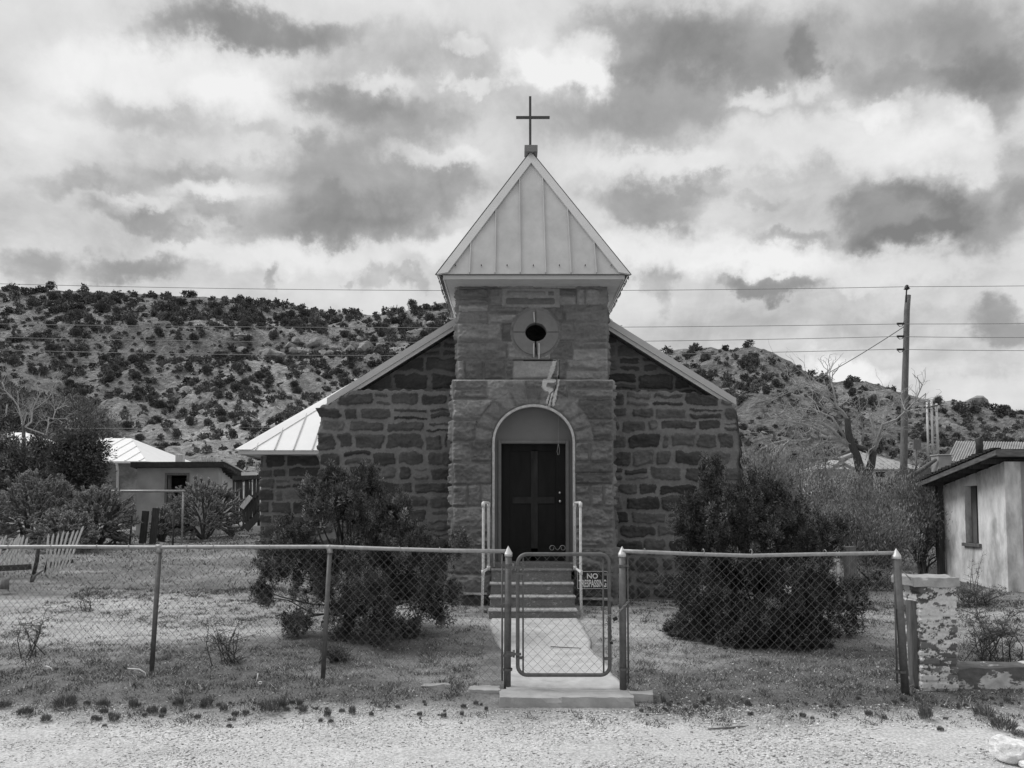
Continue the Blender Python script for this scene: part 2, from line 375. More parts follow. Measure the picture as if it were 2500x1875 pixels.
def gridfaces(nr, nc):
    i = np.arange((nr-1)*(nc-1)); r, c = i//(nc-1), i % (nc-1); a = r*nc+c
    return np.stack([a, a+1, a+nc+1, a+nc], 1)
def grassy(X, Y):
    """0 bare dirt .. 1 thick dry grass"""
    b = np.interp(Y, [0, 6.6, 6.95, 7.3, 9.0, 9.6, 12.0, 13.0, 20, 60], [0, 0, .45, .92, .85, .34, .38, .85, .85, .7])
    n = fbm(X*.55, Y*1.3, 0, 31, 4)
    return np.clip(b+.55*n*(b > .05), 0, 1)
def build_ground():
    xs = axis(-170, 170, -7, 9.5, .055); ys = axis(-60, 66, 4.6, 13, .055, 1.07)
    X, Y = np.meshgrid(xs, ys); Z = g(X, Y)
    # pull the sheet below floors and slabs
    under = ((X > -3.2) & (X < 3.8) & (Y > 13.3) & (Y < 26)); Z = np.where(under, Z-.3, Z)
    gm = grassy(X, Y)
    alb = .44*(1-gm)+.145*gm
    road = np.clip((7.0+.42*fbm(X*1.3, Y*.9, 0, 44, 4)-Y)/.42, 0, 1)
    alb = alb*(1-road)+.54*road
    alb = alb*(1+.30*fbm(X*1.6, Y*4.5, 0, 45, 4)*(1-.6*road)+.30*fbm(X*8, Y*12, 0, 46, 2)*(1-.75*road))
    far = np.clip((Y-16)/10, 0, 1); alb = alb*(1-far)+.24*far
    npmesh('ground', np.stack([X, Y, Z], -1).reshape(-1, 3), gridfaces(len(ys), len(xs)), M_['soil'], alb=np.clip(alb, .05, .8), smooth=True)['kind'] = 'structure'
    us = np.concatenate([np.linspace(-1500, -150, 40), np.linspace(-120, 2620, 520), np.linspace(2650, 4000, 40)])
    ss = np.concatenate([np.linspace(0, 1, 230), np.linspace(1.01, 2.2, 16)])
    U, S = np.meshgrid(us, ss); r = ridge(U); Y = Y0-1+(r-Y0+1)*S
    Z = hill_z(U, Y); Z[0] -= .5
    X = (U-1250)/F*Y
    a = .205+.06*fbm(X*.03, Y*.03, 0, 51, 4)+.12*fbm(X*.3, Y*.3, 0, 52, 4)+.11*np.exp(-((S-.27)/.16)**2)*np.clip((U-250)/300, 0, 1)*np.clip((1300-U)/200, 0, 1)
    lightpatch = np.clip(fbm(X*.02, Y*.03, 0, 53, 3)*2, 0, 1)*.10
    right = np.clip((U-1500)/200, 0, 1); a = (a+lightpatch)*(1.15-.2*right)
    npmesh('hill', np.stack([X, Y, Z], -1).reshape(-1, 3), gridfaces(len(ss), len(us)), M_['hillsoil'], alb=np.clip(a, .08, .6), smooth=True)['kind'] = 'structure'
build_ground()

# ------------------------------------------------------------------ masonry as relief: every stone is real relief over the mortar
def courses(s0, s1, zs, wmin, wmax, rg, split=0.0, skew=0):
    out = []
    for i in range(len(zs)-1):
        z0, z1 = zs[i], zs[i+1]; s = s0
        while s < s1-1e-6:
            w = rg.uniform(wmin, wmax); e = s+w
            if s1-e < wmin*.7: e = s1
            e = min(e, s1)
            if split and z1-z0 > .2 and rg.random() < split:
                m = z0+(z1-z0)*rg.uniform(.38, .62); out += [(s, e, z0, m), (s, e, m, z1)]
            elif rg.random() < split*.35 and e-s > .3:
                m = s+(e-s)*rg.uniform(.2, .35); out += [(s, m, z0, z1), (m, e, z0, z1)]
            else: out.append((s, e, z0, z1))
            s = e
    return out
def relief(S, Z, rects, gap, edge, warp, wsc, prot, rough, alb_s, alb_m, seed, rnd=.02, warp_big=0):
    rg = np.random.default_rng(seed)
    shp = S.shape; S = S.ravel(); Z = Z.ravel()
    ws = S+warp*fbm(S*wsc, Z*wsc, 0, seed, 4)+warp_big*fbm(S*1.3, Z*1.3, 0, seed+3, 2)
    wz = Z+warp*.8*fbm(S*wsc+9, Z*wsc+4, 0, seed+5, 4)+warp_big*fbm(S*1.1+5, Z*2, 0, seed+8, 2)
    N1 = fbm(S*5, Z*9, 0, seed+11, 5, .62); N1 = np.sign(N1)*np.abs(N1)**.8; N2 = fbm(S*22, Z*30, 0, seed+12, 3); N3 = fbm(S*3, Z*9, 0, seed+13, 4)
    H = .004*fbm(S*18, Z*18, 0, seed+14, 3); A = alb_m*(1+.16*fbm(S*5, Z*5, 0, seed+15, 4)+.10*N2)
    order = np.argsort(ws, kind='stable'); wss = ws[order]
    for (s0, s1, z0, z1) in rects:
        lo, hi = np.searchsorted(wss, s0), np.searchsorted(wss, s1)
        ix = order[lo:hi]; ix = ix[(wz[ix] > z0) & (wz[ix] < z1)]
        if len(ix) == 0: continue
        gp = gap*rg.uniform(.45, 1.5, 4)
        a0, a1, b0, b1 = s0+gp[0]/2, s1-gp[1]/2, z0+gp[2]/2, z1-gp[3]/2
        if a1-a0 < .03 or b1-b0 < .02: continue
        cx, cz, hw, hh = (a0+a1)/2, (b0+b1)/2, (a1-a0)/2, (b1-b0)/2
        rr = min(rnd*rg.uniform(.5, 1.6), hw*.8, hh*.8)
        qx = np.abs(ws[ix]-cx)-hw+rr; qz = np.abs(wz[ix]-cz)-hh+rr
        d = np.hypot(np.maximum(qx, 0), np.maximum(qz, 0))+np.minimum(np.maximum(qx, qz), 0)-rr
        inn = d < 0; ix = ix[inn]; d = d[inn]
        if len(ix) == 0: continue
        t = np.clip(-d/edge, 0, 1); t = t*t*(3-2*t)
        pr = prot*rg.uniform(.5, 1.35); tx, tz = rg.uniform(-.5, .5), rg.uniform(-.3, .7)
        n1 = N1[ix]; rl = rg.uniform(.6, 1.3)
        H[ix] = t*(pr*(1+tx*(S[ix]-cx)/hw*.5+tz*(Z[ix]-cz)/hh*.5)+rough*rl*n1+rough*.35*N2[ix])
        tone = float(np.exp(rg.normal(0, .24))); A[ix] = alb_s*tone*(1+.32*N3[ix]+.14*n1)
    return H.reshape(shp), A.reshape(shp)
def wall_sheet(name, path, zb, top, res, fn, m, parent, cut=None, cap=None, flare=None):
    """path: plan corners, outward normal on the right-hand side when walking... computed below. Returns object."""
    pts = [Vector((p[0], p[1], 0)) for p in path]; s = 0; S, XY, NN, seg = [], [], [], []
    L_ = [(pts[i+1]-pts[i]).length for i in range(len(pts)-1)]
    nrm = [Vector(((pts[i+1]-pts[i]).y, -(pts[i+1]-pts[i]).x, 0)).normalized() for i in range(len(pts)-1)]
    for i, l in enumerate(L_):
        n = max(2, int(round(l/res)))
        for k in range(n+(1 if i == len(L_)-1 else 0)):
            t = k/n; p = pts[i].lerp(pts[i+1], t)
            nn = nrm[i]
            if k == 0 and i > 0: nn = nrm[i]+nrm[i-1]
            S.append(s+l*t); XY.append((p.x, p.y)); NN.append((nn.x, nn.y)); seg.append(i)
        s += l
    S = np.array(S); XY = np.array(XY); NN = np.array(NN)
    tops = np.array([top(a, b) for a, b in XY])
    nz = int((tops.max()-zb)/res)+1; v = np.linspace(0, 1, nz)
    Zg = zb+v[:, None]*(tops[None, :]-zb); Sg = np.broadcast_to(S[None], Zg.shape)
    Xg = np.broadcast_to(XY[None, :, 0], Zg.shape); Yg = np.broadcast_to(XY[None, :, 1], Zg.shape)
    H, A = fn(Sg, Zg, Xg, Yg)
    if flare is not None: H = H+flare(Zg)
    V = np.stack([Xg+NN[None, :, 0]*H, Yg+NN[None, :, 1]*H, Zg], -1)
    nr, nc = Zg.shape; Fc = gridfaces(nr, nc)
    if cut is not None:
        Xc = Xg.ravel()[Fc].mean(1); Zc = Zg.ravel()[Fc].mean(1); Yc = Yg.ravel()[Fc].mean(1); Fc = Fc[~cut(Xc, Yc, Zc)]
    V = V.reshape(-1, 3); A = A.ravel()
    if cap is not None:                     # close the top towards a point behind
        base = len(V); topv = V[(nr-1)*nc:nr*nc].copy(); back = cap(topv); V = np.concatenate([V, back]); A = np.concatenate([A, A[(nr-1)*nc:nr*nc]*0+.16])
        i = np.arange(nc-1); Fc = np.concatenate([Fc, np.stack([(nr-1)*nc+i, (nr-1)*nc+i+1, base+i+1, base+i], 1)])
    return npmesh(name, V, Fc, m, parent, alb=np.clip(A, .01, .9), smooth=True)
def zlevels(z0, z1, lo, hi, rg):
    z = [z0]
    while z[-1] < z1: z.append(z[-1]+rg.uniform(lo, hi))
    return z

# ------------------------------------------------------------------ the church
church = thing('church', 'old stone church with a square front tower, pointed metal cap and cross', 'church', (.335, 13, .2))
TY = 12.1; TC = XX(1301, TY)
THW = (XX(1498, TY)-XX(1104, TY))/2; TZL = ZZ(927, TY)     # lower stage
UY = 12.2; UHW = (XX(1488, UY)-XX(1117, UY))/2; UZT = ZZ(672, UY)+.05
AHW = (XX(1401, TY)-XX(1205, TY))/2; AC = XX(1303, TY); SPR = ZZ(1080, TY); ATOP = ZZ(991, TY); AR = ATOP-SPR
RC = Vector((XX(1308, UY, 812), 0, ZZ(812, UY)))
cl_ = [ZZ(p, TY) for p in (1520, 1462, 1400, 1335, 1289, 1236, 1183, 1128, 1078, 1025, 974)]+[TZL+.01]
cu_ = [ZZ(p, UY) for p in (927, 879, 834, 788, 744, 704, 660)]
def poly_dist(X, Z, pts):
    d = np.full(X.shape, 9.)
    for (ax, az), (bx, bz) in zip(pts[:-1], pts[1:]):
        t = np.clip(((X-ax)*(bx-ax)+(Z-az)*(bz-az))/((bx-ax)**2+(bz-az)**2), 0, 1)
        d = np.minimum(d, np.hypot(X-ax-t*(bx-ax), Z-az-t*(bz-az)))
    return d
def pxl(pts, Y): return [(P(a, b, Y).x, P(a, b, Y).z) for a, b in pts]
TD = 2.3   # tower depth
def lower_fn(S, Z, X, Y):
    rg = np.random.default_rng(21); W = 2*THW; rects = []
    rects += courses(0, TD, cl_, .3, .75, rg, .15)+courses(TD+W, 2*TD+W, cl_, .3, .75, rg, .15)
    for i in range(len(cl_)-1):
        za, zb = cl_[i], cl_[i+1]
        if za < SPR+.05: spans = [(TD, TD+W/2-AHW), (TD+W/2+AHW, TD+W)]
        else: spans = [(TD, TD+W)]
        for a, b in spans:
            small = i in (5, 7) 
            rects += courses(a, b, [za, zb], .2 if small else .42, .3 if small else .75, rg, .12)
    H, A = relief(S, Z, rects, .016, .03, .02, 6, .045, .065, .175, .19, 5, .015)
    front = Y < TY+.01
    # voussoirs around the arch
    dx, dz = (X-AC)/AHW*AR, Z-SPR; r = np.hypot(dx, dz)+.015*fbm(X*9, Z*9, 0, 3, 3); th = np.arctan2(dz, dx)
    k = th/math.pi*11; kk = np.floor(k); f = (k-kk)
    ring = front & (r > AR) & (r < AR+.30) & (dz > 0)
    de = np.minimum(np.minimum(f, 1-f)*math.pi/11*r, np.minimum(r-AR, AR+.30-r))
    t = np.clip((de-.007)/.03, 0, 1); rnd_ = _h(kk, kk*0, kk*0, 4)
    H = np.where(ring, .35*H+.65*t*(.03+.03*rnd_+.06*fbm(X*8, Z*8, 0, 8, 4)), H)
    A = np.where(ring, .35*A+.65*np.where(t > 0, .185*(.7+.6*rnd_)*(1+.25*fbm(X*9, Z*4, 0, 9, 4)), .185), A)
    # repaired crack: pale mortar with a dark opening
    pl = pxl([(1352, 929), (1330, 932), (1328, 948), (1346, 955), (1338, 990)], TY); d = poly_dist(X, Z, pl)
    pl2 = pxl([(1362, 929), (1358, 955), (1350, 990)], TY); d2 = poly_dist(X, Z, pl2)
    m = front & ((d < .036+.014*fbm(X*14, Z*14, 0, 2, 2)) | (d2 < .026+.012*fbm(X*14, Z*14, 0, 6, 2)))
    H = np.where(m, .07, H); A = np.where(m, .55, A)
    crk = pxl([(1359, 929), (1357, 950), (1344, 962), (1337, 990)], TY); dc = poly_dist(X, Z, crk)
    H = np.where(front & (dc < .007), .03, H); A = np.where(front & (dc < .0065), .05, A)
    tl = front & (Z > TZL-.02); A = np.where(tl, .36, A)
    # keep the relief thin next to the opening
    damp = np.where(front & (Z < ATOP+.05), np.clip(np.where(dz > 0, r-AR, np.abs(X-AC)-AHW)/.05, .25, 1), 1)
    return H*damp, A
def arch_cut(x, y, z):
    dx, dz = (x-AC)/AHW, (z-SPR)/AR
    return (y < TY+.01) & (np.abs(dx) < 1) & ((dz <= 0) | (np.hypot(dx, dz) < 1)) & (z > ZZ(1383, TY)-.2)
LB = .0
wall_sheet('tower_base_wall', [(TC-THW, TY+TD), (TC-THW, TY), (TC+THW, TY), (TC+THW, TY+TD)], LB, lambda x, y: TZL, .0135, lower_fn, M_['stone'], church,
           cut=arch_cut, cap=lambda t: np.stack([np.clip(t[:, 0], TC-UHW+.02, TC+UHW-.02), np.maximum(t[:, 1], UY+.02), t[:, 2]+.0], 1),
           flare=lambda Z: .055*np.clip((ZZ(1236, TY)-Z)/.9, 0, 1))
def upper_fn(S, Z, X, Y):
    rg = np.random.default_rng(33); W = 2*UHW; zs = cu_
    rects = courses(0, TD-.1, zs, .3, .8, rg, .1)+courses(TD-.1, TD-.1+W, zs, .35, .85, rg, .25)+courses(TD-.1+W, 2*(TD-.1)+W, zs, .3, .8, rg, .1)
    H, A = relief(S, Z, rects, .016, .03, .02, 6, .04, .05, .175, .17, 15, .015)
    front = Y < UY+.01
    # inset panel with pale pointing
    x0, x1 = XX(1226, UY, 730), XX(1366, UY, 730); z0, z1 = ZZ(752, UY), ZZ(706, UY)
    inp = front & (X > x0) & (X < x1) & (Z > z0) & (Z < z1)
    sub = [(x0+.06, x0+.72, z1-.115, z1-.02), (x0+.74, x1-.07, z1-.115, z1-.02), (x0+.06, x1-.07, z0+.05, z1-.145)]
    H2, A2 = relief(X, Z, sub, .02, .03, .01, 6, .02, .015, .115, .26, 18, .01)
    H = np.where(inp, H2, H); A = np.where(inp, A2, A)
    # slab under the ring and cracks
    x0, x1 = XX(1252, UY, 900), XX(1350, UY, 900); z0, z1 = ZZ(925, UY), ZZ(881, UY)
    H3, A3 = relief(X, Z, [(x0, x1, z0, z1)], .01, .02, .006, 6, .03, .004, .27, .2, 19, .01)
    sl = front & (X > x0) & (X < x1) & (Z > z0) & (Z < z1); H = np.where(sl, H3, H); A = np.where(sl, A3, A)
    d = poly_dist(X, Z, pxl([(1353, 882), (1347, 905), (1340, 928)], UY)); m = front & (d < .034+.012*fbm(X*14, Z*14, 0, 2, 2)); H = np.where(m, .05, H); A = np.where(m, .50, A)
    d = poly_dist(X, Z, pxl([(1364, 880), (1361, 928)], UY)); m = front & (d < .014); A = np.where(m, .33, A)
    d = poly_dist(X, Z, pxl([(1365, 880), (1363, 928)], UY)); m = front & (d < .008); A = np.where(m, .03, A)
    d = poly_dist(X, Z, pxl([(1252, 879), (1355, 880)], UY)); m = front & (d < .009); A = np.where(m, .03, A); H = np.where(m, -.02, H)
    # pale halo of mortar round the window ring
    r = np.hypot(X-RC.x, Z-RC.z); m = front & (r < .415+.012*fbm(X*9, Z*9, 0, 4, 2)); H = np.where(m, .01, H); A = np.where(m, .22, A)
    return H, A
wall_sheet('tower_upper_wall', [(TC-UHW, TY+TD), (TC-UHW, UY), (TC+UHW, UY), (TC+UHW, TY+TD)], TZL-.05, lambda x, y: UZT, .0135, upper_fn, M_['stone'], church,
           cut=lambda x, y, z: (y < UY+.01) & (np.hypot(x-RC.x, z-RC.z) < .24))
mb = MB(); mb.box((TC-UHW+.02, TY+TD-.02, 2.5), (TC+UHW-.02, TY+TD+.1, UZT)); mb.build('tower_back_wall', M_['void'], church)
# window ring: four cement pieces round the dark opening
def ring():
    mb = MB(); HW, HH, RO = .172, .152, .372
    for q in range(4):
        a0, a1 = q*math.pi/2+.02, (q+1)*math.pi/2-.02; n = 14; vs, fs = [], []
        if q in (2, 3): a0, a1 = (a0, a1-.06) if q == 2 else (a0+.03, a1)
        for k in range(n+1):
            a = a0+(a1-a0)*k/n; c, s = math.cos(a), math.sin(a)
            i = (RC.x+HW*c, RC.z+HH*s); o = (RC.x+RO*c, RC.z+RO*s)
            vs += [(i[0], UY+.12, i[1]), (i[0], UY-.04, i[1]), (o[0], UY-.04, o[1]), (o[0], UY+.0, o[1])]
        for k in range(n):
            b = 4*k; fs += [(b, b+1, b+5, b+4), (b+1, b+2, b+6, b+5), (b+2, b+3, b+7, b+6)]
        fs += [(0, 3, 2, 1), (4*n, 4*n+1, 4*n+2, 4*n+3)]
        mb.add(vs, fs)
    return mb
rw = ring().build('window_ring', M_['ringstone'], church, bevel=.006)
mb = MB(); pl = [(1307, 836), (1310, 850), (1306, 876)]
for dx, mm in ((0, 'a'),):
    mb.tube([P(1303+i*1.0, y, UY-.045) for i, y in enumerate((762, 775, 786))], .014, 6); mb.cut()
    mb.tube([P(1303, y, UY-.045) for y in (838, 850, 862, 872)], .013, 6); mb.cut(); mb.tube([P(1316, y, UY-.045) for y in (838, 848, 860, 876)], .015, 6)
mb.build_each('mortar_seam', mat('pale_repair_mortar', .5, var=.2), rw)
mb = MB(); mb.tube([P(1309, y, UY-.042) for y in (838, 848, 860, 872)], [.004, .008, .011, .003], 6); mb.build('crack', M_['void'], rw)

# doorway: render arch, tympanum, frame, door
def arch_pts(hw, top, spr, z0, n=28, flip=False):
    pts = [(-hw, z0)]
    pts += [(-hw*math.cos(math.pi*k/n), spr+(top-spr)*math.sin(math.pi*k/n)) for k in range(n+1)]
    pts += [(hw, z0)]
    return pts
LAND = ZZ(1391, 11.7)
DZ0 = ZZ(1368, 12.5)
def arch_strip(hw0, top0, hw1, top1, y0, y1, z0):
    """closed band between two arches, y0 front, y1 back"""
    a = arch_pts(hw0, top0, SPR, z0); b = arch_pts(hw1, top1, SPR, z0); mb = MB(); n = len(a); vs, fs = [], []
    for (x, z), (X2, Z2) in zip(a, b): vs += [(AC+x, y0, z), (AC+X2, y0, Z2), (AC+X2, y1, Z2), (AC+x, y1, z)]
    for i in range(n-1):
        c = 4*i
        for k in range(4): fs.append((c+k, c+(k+1) % 4, c+4+(k+1) % 4, c+4+k))
    fs += [(0, 1, 2, 3), (4*n-4, 4*n-1, 4*n-2, 4*n-3)]
    return mb.add(vs, fs)
arch_strip(AHW-.018, ATOP-.018, AHW+.02, ATOP+.022, TY-.045, TY+.03, LAND+.01).build('arch_edge', M_['plaster_rim'], church, bevel=.004)
arch_strip(AHW-.012, ATOP-.012, AHW+.05, ATOP+.05, TY+.032, TY+.42, LAND-.05).build('arch_reveal', M_['plaster'], church)
DX0, DX1 = XX(1224, 12.5), XX(1380, 12.5); DZ1 = ZZ(1084, 12.5)
def tymp():
    mb = MB(); y = TY+.24; n = 28; vs = []; fs = []
    for k in range(n+1):
        c = math.cos(math.pi*k/n); x = -AHW*c; zt = SPR+AR*math.sin(math.pi*k/n); x = AC+x
        zb = DZ1+.02 if DX0-.03 < x < DX1+.03 else LAND-.05
        vs += [(x, y, zt+.01), (x, y, zb)]
    return vs
mb = MB(); y = TY+.24
arc = [(AC-AHW*math.cos(math.pi*k/28), SPR+AR*math.sin(math.pi*k/28)) for k in range(29)]
mb.prism([(x, y, z) for x, z in arc], (0, .06, 0))                                      # half round field
mb.box((AC-AHW, y, LAND-.03), (DX0-.035, y+.06, SPR)); mb.box((DX1+.035, y, LAND-.03), (AC+AHW, y+.06, SPR))
if DZ1+.03 < SPR: mb.box((DX0-.035, y, DZ1+.03), (DX1+.035, y+.06, SPR))
mb.build('tympanum', M_['plaster'], church)
mb = MB(); fy0, fy1 = TY+.21, 12.54
mb.box((DX0-.05, fy0, LAND+.02), (DX0, fy1, DZ1+.045)); mb.box((DX1, fy0, LAND+.02), (DX1+.05, fy1, DZ1+.045)); mb.box((DX0, fy0, DZ1), (DX1, fy1, DZ1+.045))
fr = mb.build('door_frame', M_['frame'], church, bevel=.006)
door = MB().box((DX0-.01, 12.50, DZ0-.1), (DX1+.01, 12.54, DZ1+.01)).build('door', M_['door'], church)
dw, dh = DX1-DX0, DZ1-DZ0; mb = MB(); yv = 12.478
mb.box((DX0+.46*dw, yv, DZ0), (DX0+.57*dw, 12.502, DZ1-.1)); mz = ZZ(1222, 12.5)
mb.box((DX0+.17*dw, yv+.003, mz-.05), (DX0+.46*dw, 12.502, mz+.06)); mb.box((DX0+.57*dw, yv+.003, mz-.05), (DX1-.17*dw, 12.502, mz+.06))
mb.build('door_rail', M_['door_rail'], door, bevel=.004)
mb = MB(); mb.box((DX0, yv, DZ0), (DX0+.13*dw, 12.502, DZ1)); mb.box((DX1-.15*dw, yv, DZ0), (DX1, 12.502, DZ1)); mb.box((DX0+.13*dw, yv, DZ1-.12), (DX1-.15*dw, 12.502, DZ1))
mb.box((DX0+.13*dw, yv, DZ0-.02), (DX1-.15*dw, 12.502, DZ0+.2)); mb.build('door_stile', M_['door'], door, bevel=.004)
def ball(c, r, n=10, sy=1):
    mb = MB(); c = Vector(c); vs, fs = [], []
    for i in range(1, n): 
        for k in range(n): 
            a, b = math.pi*i/n, 2*math.pi*k/n; vs.append(c+Vector((r*math.sin(a)*math.cos(b), r*sy*math.sin(a)*math.sin(b), r*math.cos(a))))
    for i in range(n-2):
        for k in range(n): fs.append((i*n+k, i*n+(k+1) % n, (i+1)*n+(k+1) % n, (i+1)*n+k))
    vs += [c+Vector((0, 0, r)), c-Vector((0, 0, r))]; t = len(vs)-2
    for k in range(n): fs.append((t, (k+1) % n, k)); fs.append((t+1, (n-2)*n+k, (n-2)*n+(k+1) % n))
    return mb.add(vs, fs, True)
kp = P(1367, 1224, 12.43); b_ = ball(kp, .030); b_.tube([kp, kp+Vector((0, .06, 0))], .012); b_.build('door_knob', M_['brass'], door)
kp = P(1367, 1203, 12.45); b_ = MB(); b_.tube([kp, kp+Vector((0, .04, 0))], .024, 12); b_.build('deadbolt', M_['brass'], door)
mb = MB(); a = P(1363, 1080, 12.3); c = P(1363, 1110, 12.3)
mb.tube([P(1363, 1005, 12.25), P(1363, 1040, 12.25), P(1363, 1084, 12.25), P(1360, 1102, 12.25), P(1361.5, 1110, 12.25), P(1364.5, 1110, 12.25), P(1366, 1102, 12.25), P(1364, 1084, 12.25)], .004, 5)
mb.build('bell_cord', mat('pale_cord', .3, bump=0), church)
# threshold block and steps
SX0, SX1 = XX(1196, 11.2, 1440), XX(1403, 11.2, 1440)
mb = MB(); mb.box((AC-AHW+.01, TY+.02, LAND-.06), (AC+AHW-.01, 12.56, DZ0-.01)); mb.build('threshold', M_['step'], church, bevel=.01)
def slab_rough(x0, x1, y0, y1, z0, z1, seed, amp=.012, res=.04):
    """a box with worn irregular edges"""
    import bmesh
    bm = bmesh.new(); bmesh.ops.create_cube(bm, size=1)
    for v in bm.verts: v.co = Vector(((x0+x1)/2+v.co.x*(x1-x0), (y0+y1)/2+v.co.y*(y1-y0), (z0+z1)/2+v.co.z*(z1-z0)))
    for axn, ln in ((0, x1-x0), (1, y1-y0), (2, z1-z0)):
        n = int(ln/res)
        for k in range(1, n+1):
            pos = [(x0, y0, z0)[axn]+ln*k/(n+1) if i == axn else 0 for i in range(3)]; nr = [1 if i == axn else 0 for i in range(3)]
            bmesh.ops.bisect_plane(bm, geom=bm.verts[:]+bm.edges[:]+bm.faces[:], plane_co=pos, plane_no=nr)
    cc = np.array([v.co[:] for v in bm.verts]); d = [fbm(cc[:, 0]*6, cc[:, 1]*6, cc[:, 2]*6, seed+i, 4) for i in range(3)]
    for i, v in enumerate(bm.verts):
        eg = sum(1 for q, (a, b) in zip(v.co, ((x0, x1), (y0, y1), (z0, z1))) if min(abs(q-a), abs(q-b)) < 1e-4)
        k = amp*(1 if eg < 2 else 1.3); v.co += Vector((d[0][i], d[1][i], d[2][i]))*k
        if eg >= 2 and d[0][i]+d[1][i] > .25: v.co += (Vector(((x0+x1)/2, (y0+y1)/2, (z0+z1)/2))-v.co).normalized()*amp*1.2
    me = bpy.data.meshes.new('slab'); bm.to_mesh(me); bm.free(); return me
steps = bpy.data.objects.new('entrance_steps', None); COL.objects.link(steps); steps.parent = church; steps.location = Vector((SX0/2+SX1/2, 11, .2))-Vector(church.location)
ST = [(10.82, ZZ(1490, 10.82)), (11.12, ZZ(1457, 11.12)), (11.42, ZZ(1425, 11.42)), (11.72, ZZ(1391, 11.72))]
for i, (yy_, zt) in enumerate(ST):
    zlow = -.05 if i == 0 else ST[i-1][1]-.02
    me = slab_rough(SX0+.003*i, SX1-.004*i, yy_, 12.12 if i < 3 else TY+.03, zlow, zt-.018, 60+i, .008, .05); me.materials.append(M_['step']); link('riser_block', me, steps)
    me = slab_rough(SX0-.012, SX1+.012, yy_-.018, (ST[i+1][0]+.02) if i < 3 else TY+.02, zt-.019, zt, 80+i, .006, .03); me.materials.append(M_['step_nose'] if i < 3 else M_['step']); link('tread', me, steps)
# handrails: white pipe loops on landing level
for sgn, (po, pi_, base) in {'l': (1180, 1193, 1498), 'r': (1417, 1403, 1507)}.items():
    ya, yb = 10.95, 11.75; top = ZZ(1227, ya); lowz = ZZ(1397, ya); xo, xi = XX(po, ya), XX(pi_, yb)
    hr = bpy.data.objects.new('handrail', None); COL.objects.link(hr); hr.parent = church; hr.location = Vector((xo, ya, .2))-Vector(church.location)
    mb = MB(); mb.tube([(xo-(.02 if sgn == 'l' else -.005), ya, gz(xo, ya)-.03), (xo, ya, lowz), (xo, ya, top-.03), (xo, ya+.01, top-.008), (xo, ya+.04, top), (xi, yb-.04, top), (xi, yb-.01, top-.008), (xi, yb, top-.03), (xi, yb, lowz-.02)], .0195, 10)
    mb.build('rail_pipe', M_['white_pipe'], hr)
    mb = MB(); mb.tube([(xo, ya, lowz), (xi, yb, lowz)], .0185, 10); mb.build('lower_rail', M_['white_pipe'], hr)
    mb = MB()
    for (x, y, z) in ((xo, ya, lowz), (xi, yb, lowz), (xo, ya, top-.03), (xi, yb, top-.03)): mb.tube([(x, y, z-.035), (x, y, z+.03)], .027, 10); mb.cut()
    mb.build_each('elbow', M_['white_pipe'], hr)

# tower cap
CYF = 11.72; EX0, EX1 = P(1070, 668, CYF).x, P(1534, 668, CYF).x; EZ = ZZ(668, CYF); CD = EX1-EX0-.25; AP = Vector(((EX0+EX1)/2, CYF+CD/2, ZZ(374, CYF+CD/2)))
cc_ = [Vector((EX0, CYF, EZ)), Vector((EX1, CYF, EZ)), Vector((EX1, CYF+CD, EZ)), Vector((EX0, CYF+CD, EZ))]
troof = bpy.data.objects.new('tower_roof', None); COL.objects.link(troof); troof.parent = church; troof.location = Vector((AP.x, AP.y, EZ))-Vector(church.location)
mb = MB(); mb.add([*cc_, AP, *[c+Vector((0, 0, -.012)) for c in cc_]], ((0, 1, 4), (1, 2, 4), (2, 3, 4), (3, 0, 4), (0, 3, 7, 8)[:0] or (5, 6, 1, 0), (6, 7, 2, 1), (7, 8, 3, 2), (8, 5, 0, 3)))
mb.build('roof_panel', M_['roof_tower'], troof)
mb = MB()
for (a, b) in ((0, 1), (1, 2), (2, 3), (3, 0)):
    A_, B_ = cc_[a], cc_[b]; mid = (A_+B_)/2; L_ = (B_-A_).length; e = (B_-A_).normalized(); up = (AP-mid); nn = e.cross(up).normalized()
    for k in range(-3, 4):
        if a == 0: s = (XX(1301.2, CYF, 668)+(k-.5)*.398)-mid.x
        else: s = k*.4
        if abs(s) > L_/2-.3: continue
        t = 1-(abs(s)+.15)/(L_/2)
        p = mid+e*s; q = p+up*t; mb.beam(p+nn*.012, q+nn*.012, .016, .03, up=nn)
mb.build('standing_seam', M_['roof_tower'], troof)
mb = MB()
for i in range(4):
    A_ = cc_[i]; d = (AP-A_)
    for j in (1, -1):   # flat flashing each side of every hip, the same width all the way up
        B_ = cc_[(i+j) % 4]; e = (B_-A_).normalized(); nn = (e.cross(d)).normalized()*(1 if j == 1 else -1); a_ = .15
        if nn.z < 0: nn = -nn
        up = AP-(A_+B_)/2; L_ = (B_-A_).length; o_ = -d.normalized()*.05
        vs = [A_+o_, A_+e*a_, (A_+B_)/2+up*(1-a_/(L_/2)), AP]
        top_ = [v+nn*.034 for v in vs]; low_ = [v+nn*.004 for v in vs]
        mb.add(top_+low_, ((0, 1, 2, 3), (7, 6, 5, 4), (0, 4, 5, 1), (1, 5, 6, 2), (2, 6, 7, 3)))
mb.build('hip_flashing', M_['roof_trim'], troof)
zf0, zf1 = ZZ(682, CYF+.04), EZ-.013
mb = MB(); fx0, fx1, fy0, fy1 = EX0+.07, EX1-.05, CYF+.035, CYF+CD-.035
mb.box((fx0, fy0, zf0), (fx1, fy0+.025, zf1)); mb.box((fx0, fy1-.025, zf0), (fx1, fy1, zf1)); mb.box((fx0, fy0+.025, zf0), (fx0+.025, fy1-.025, zf1)); mb.box((fx1-.025, fy0+.025, zf0), (fx1, fy1-.025, zf1))
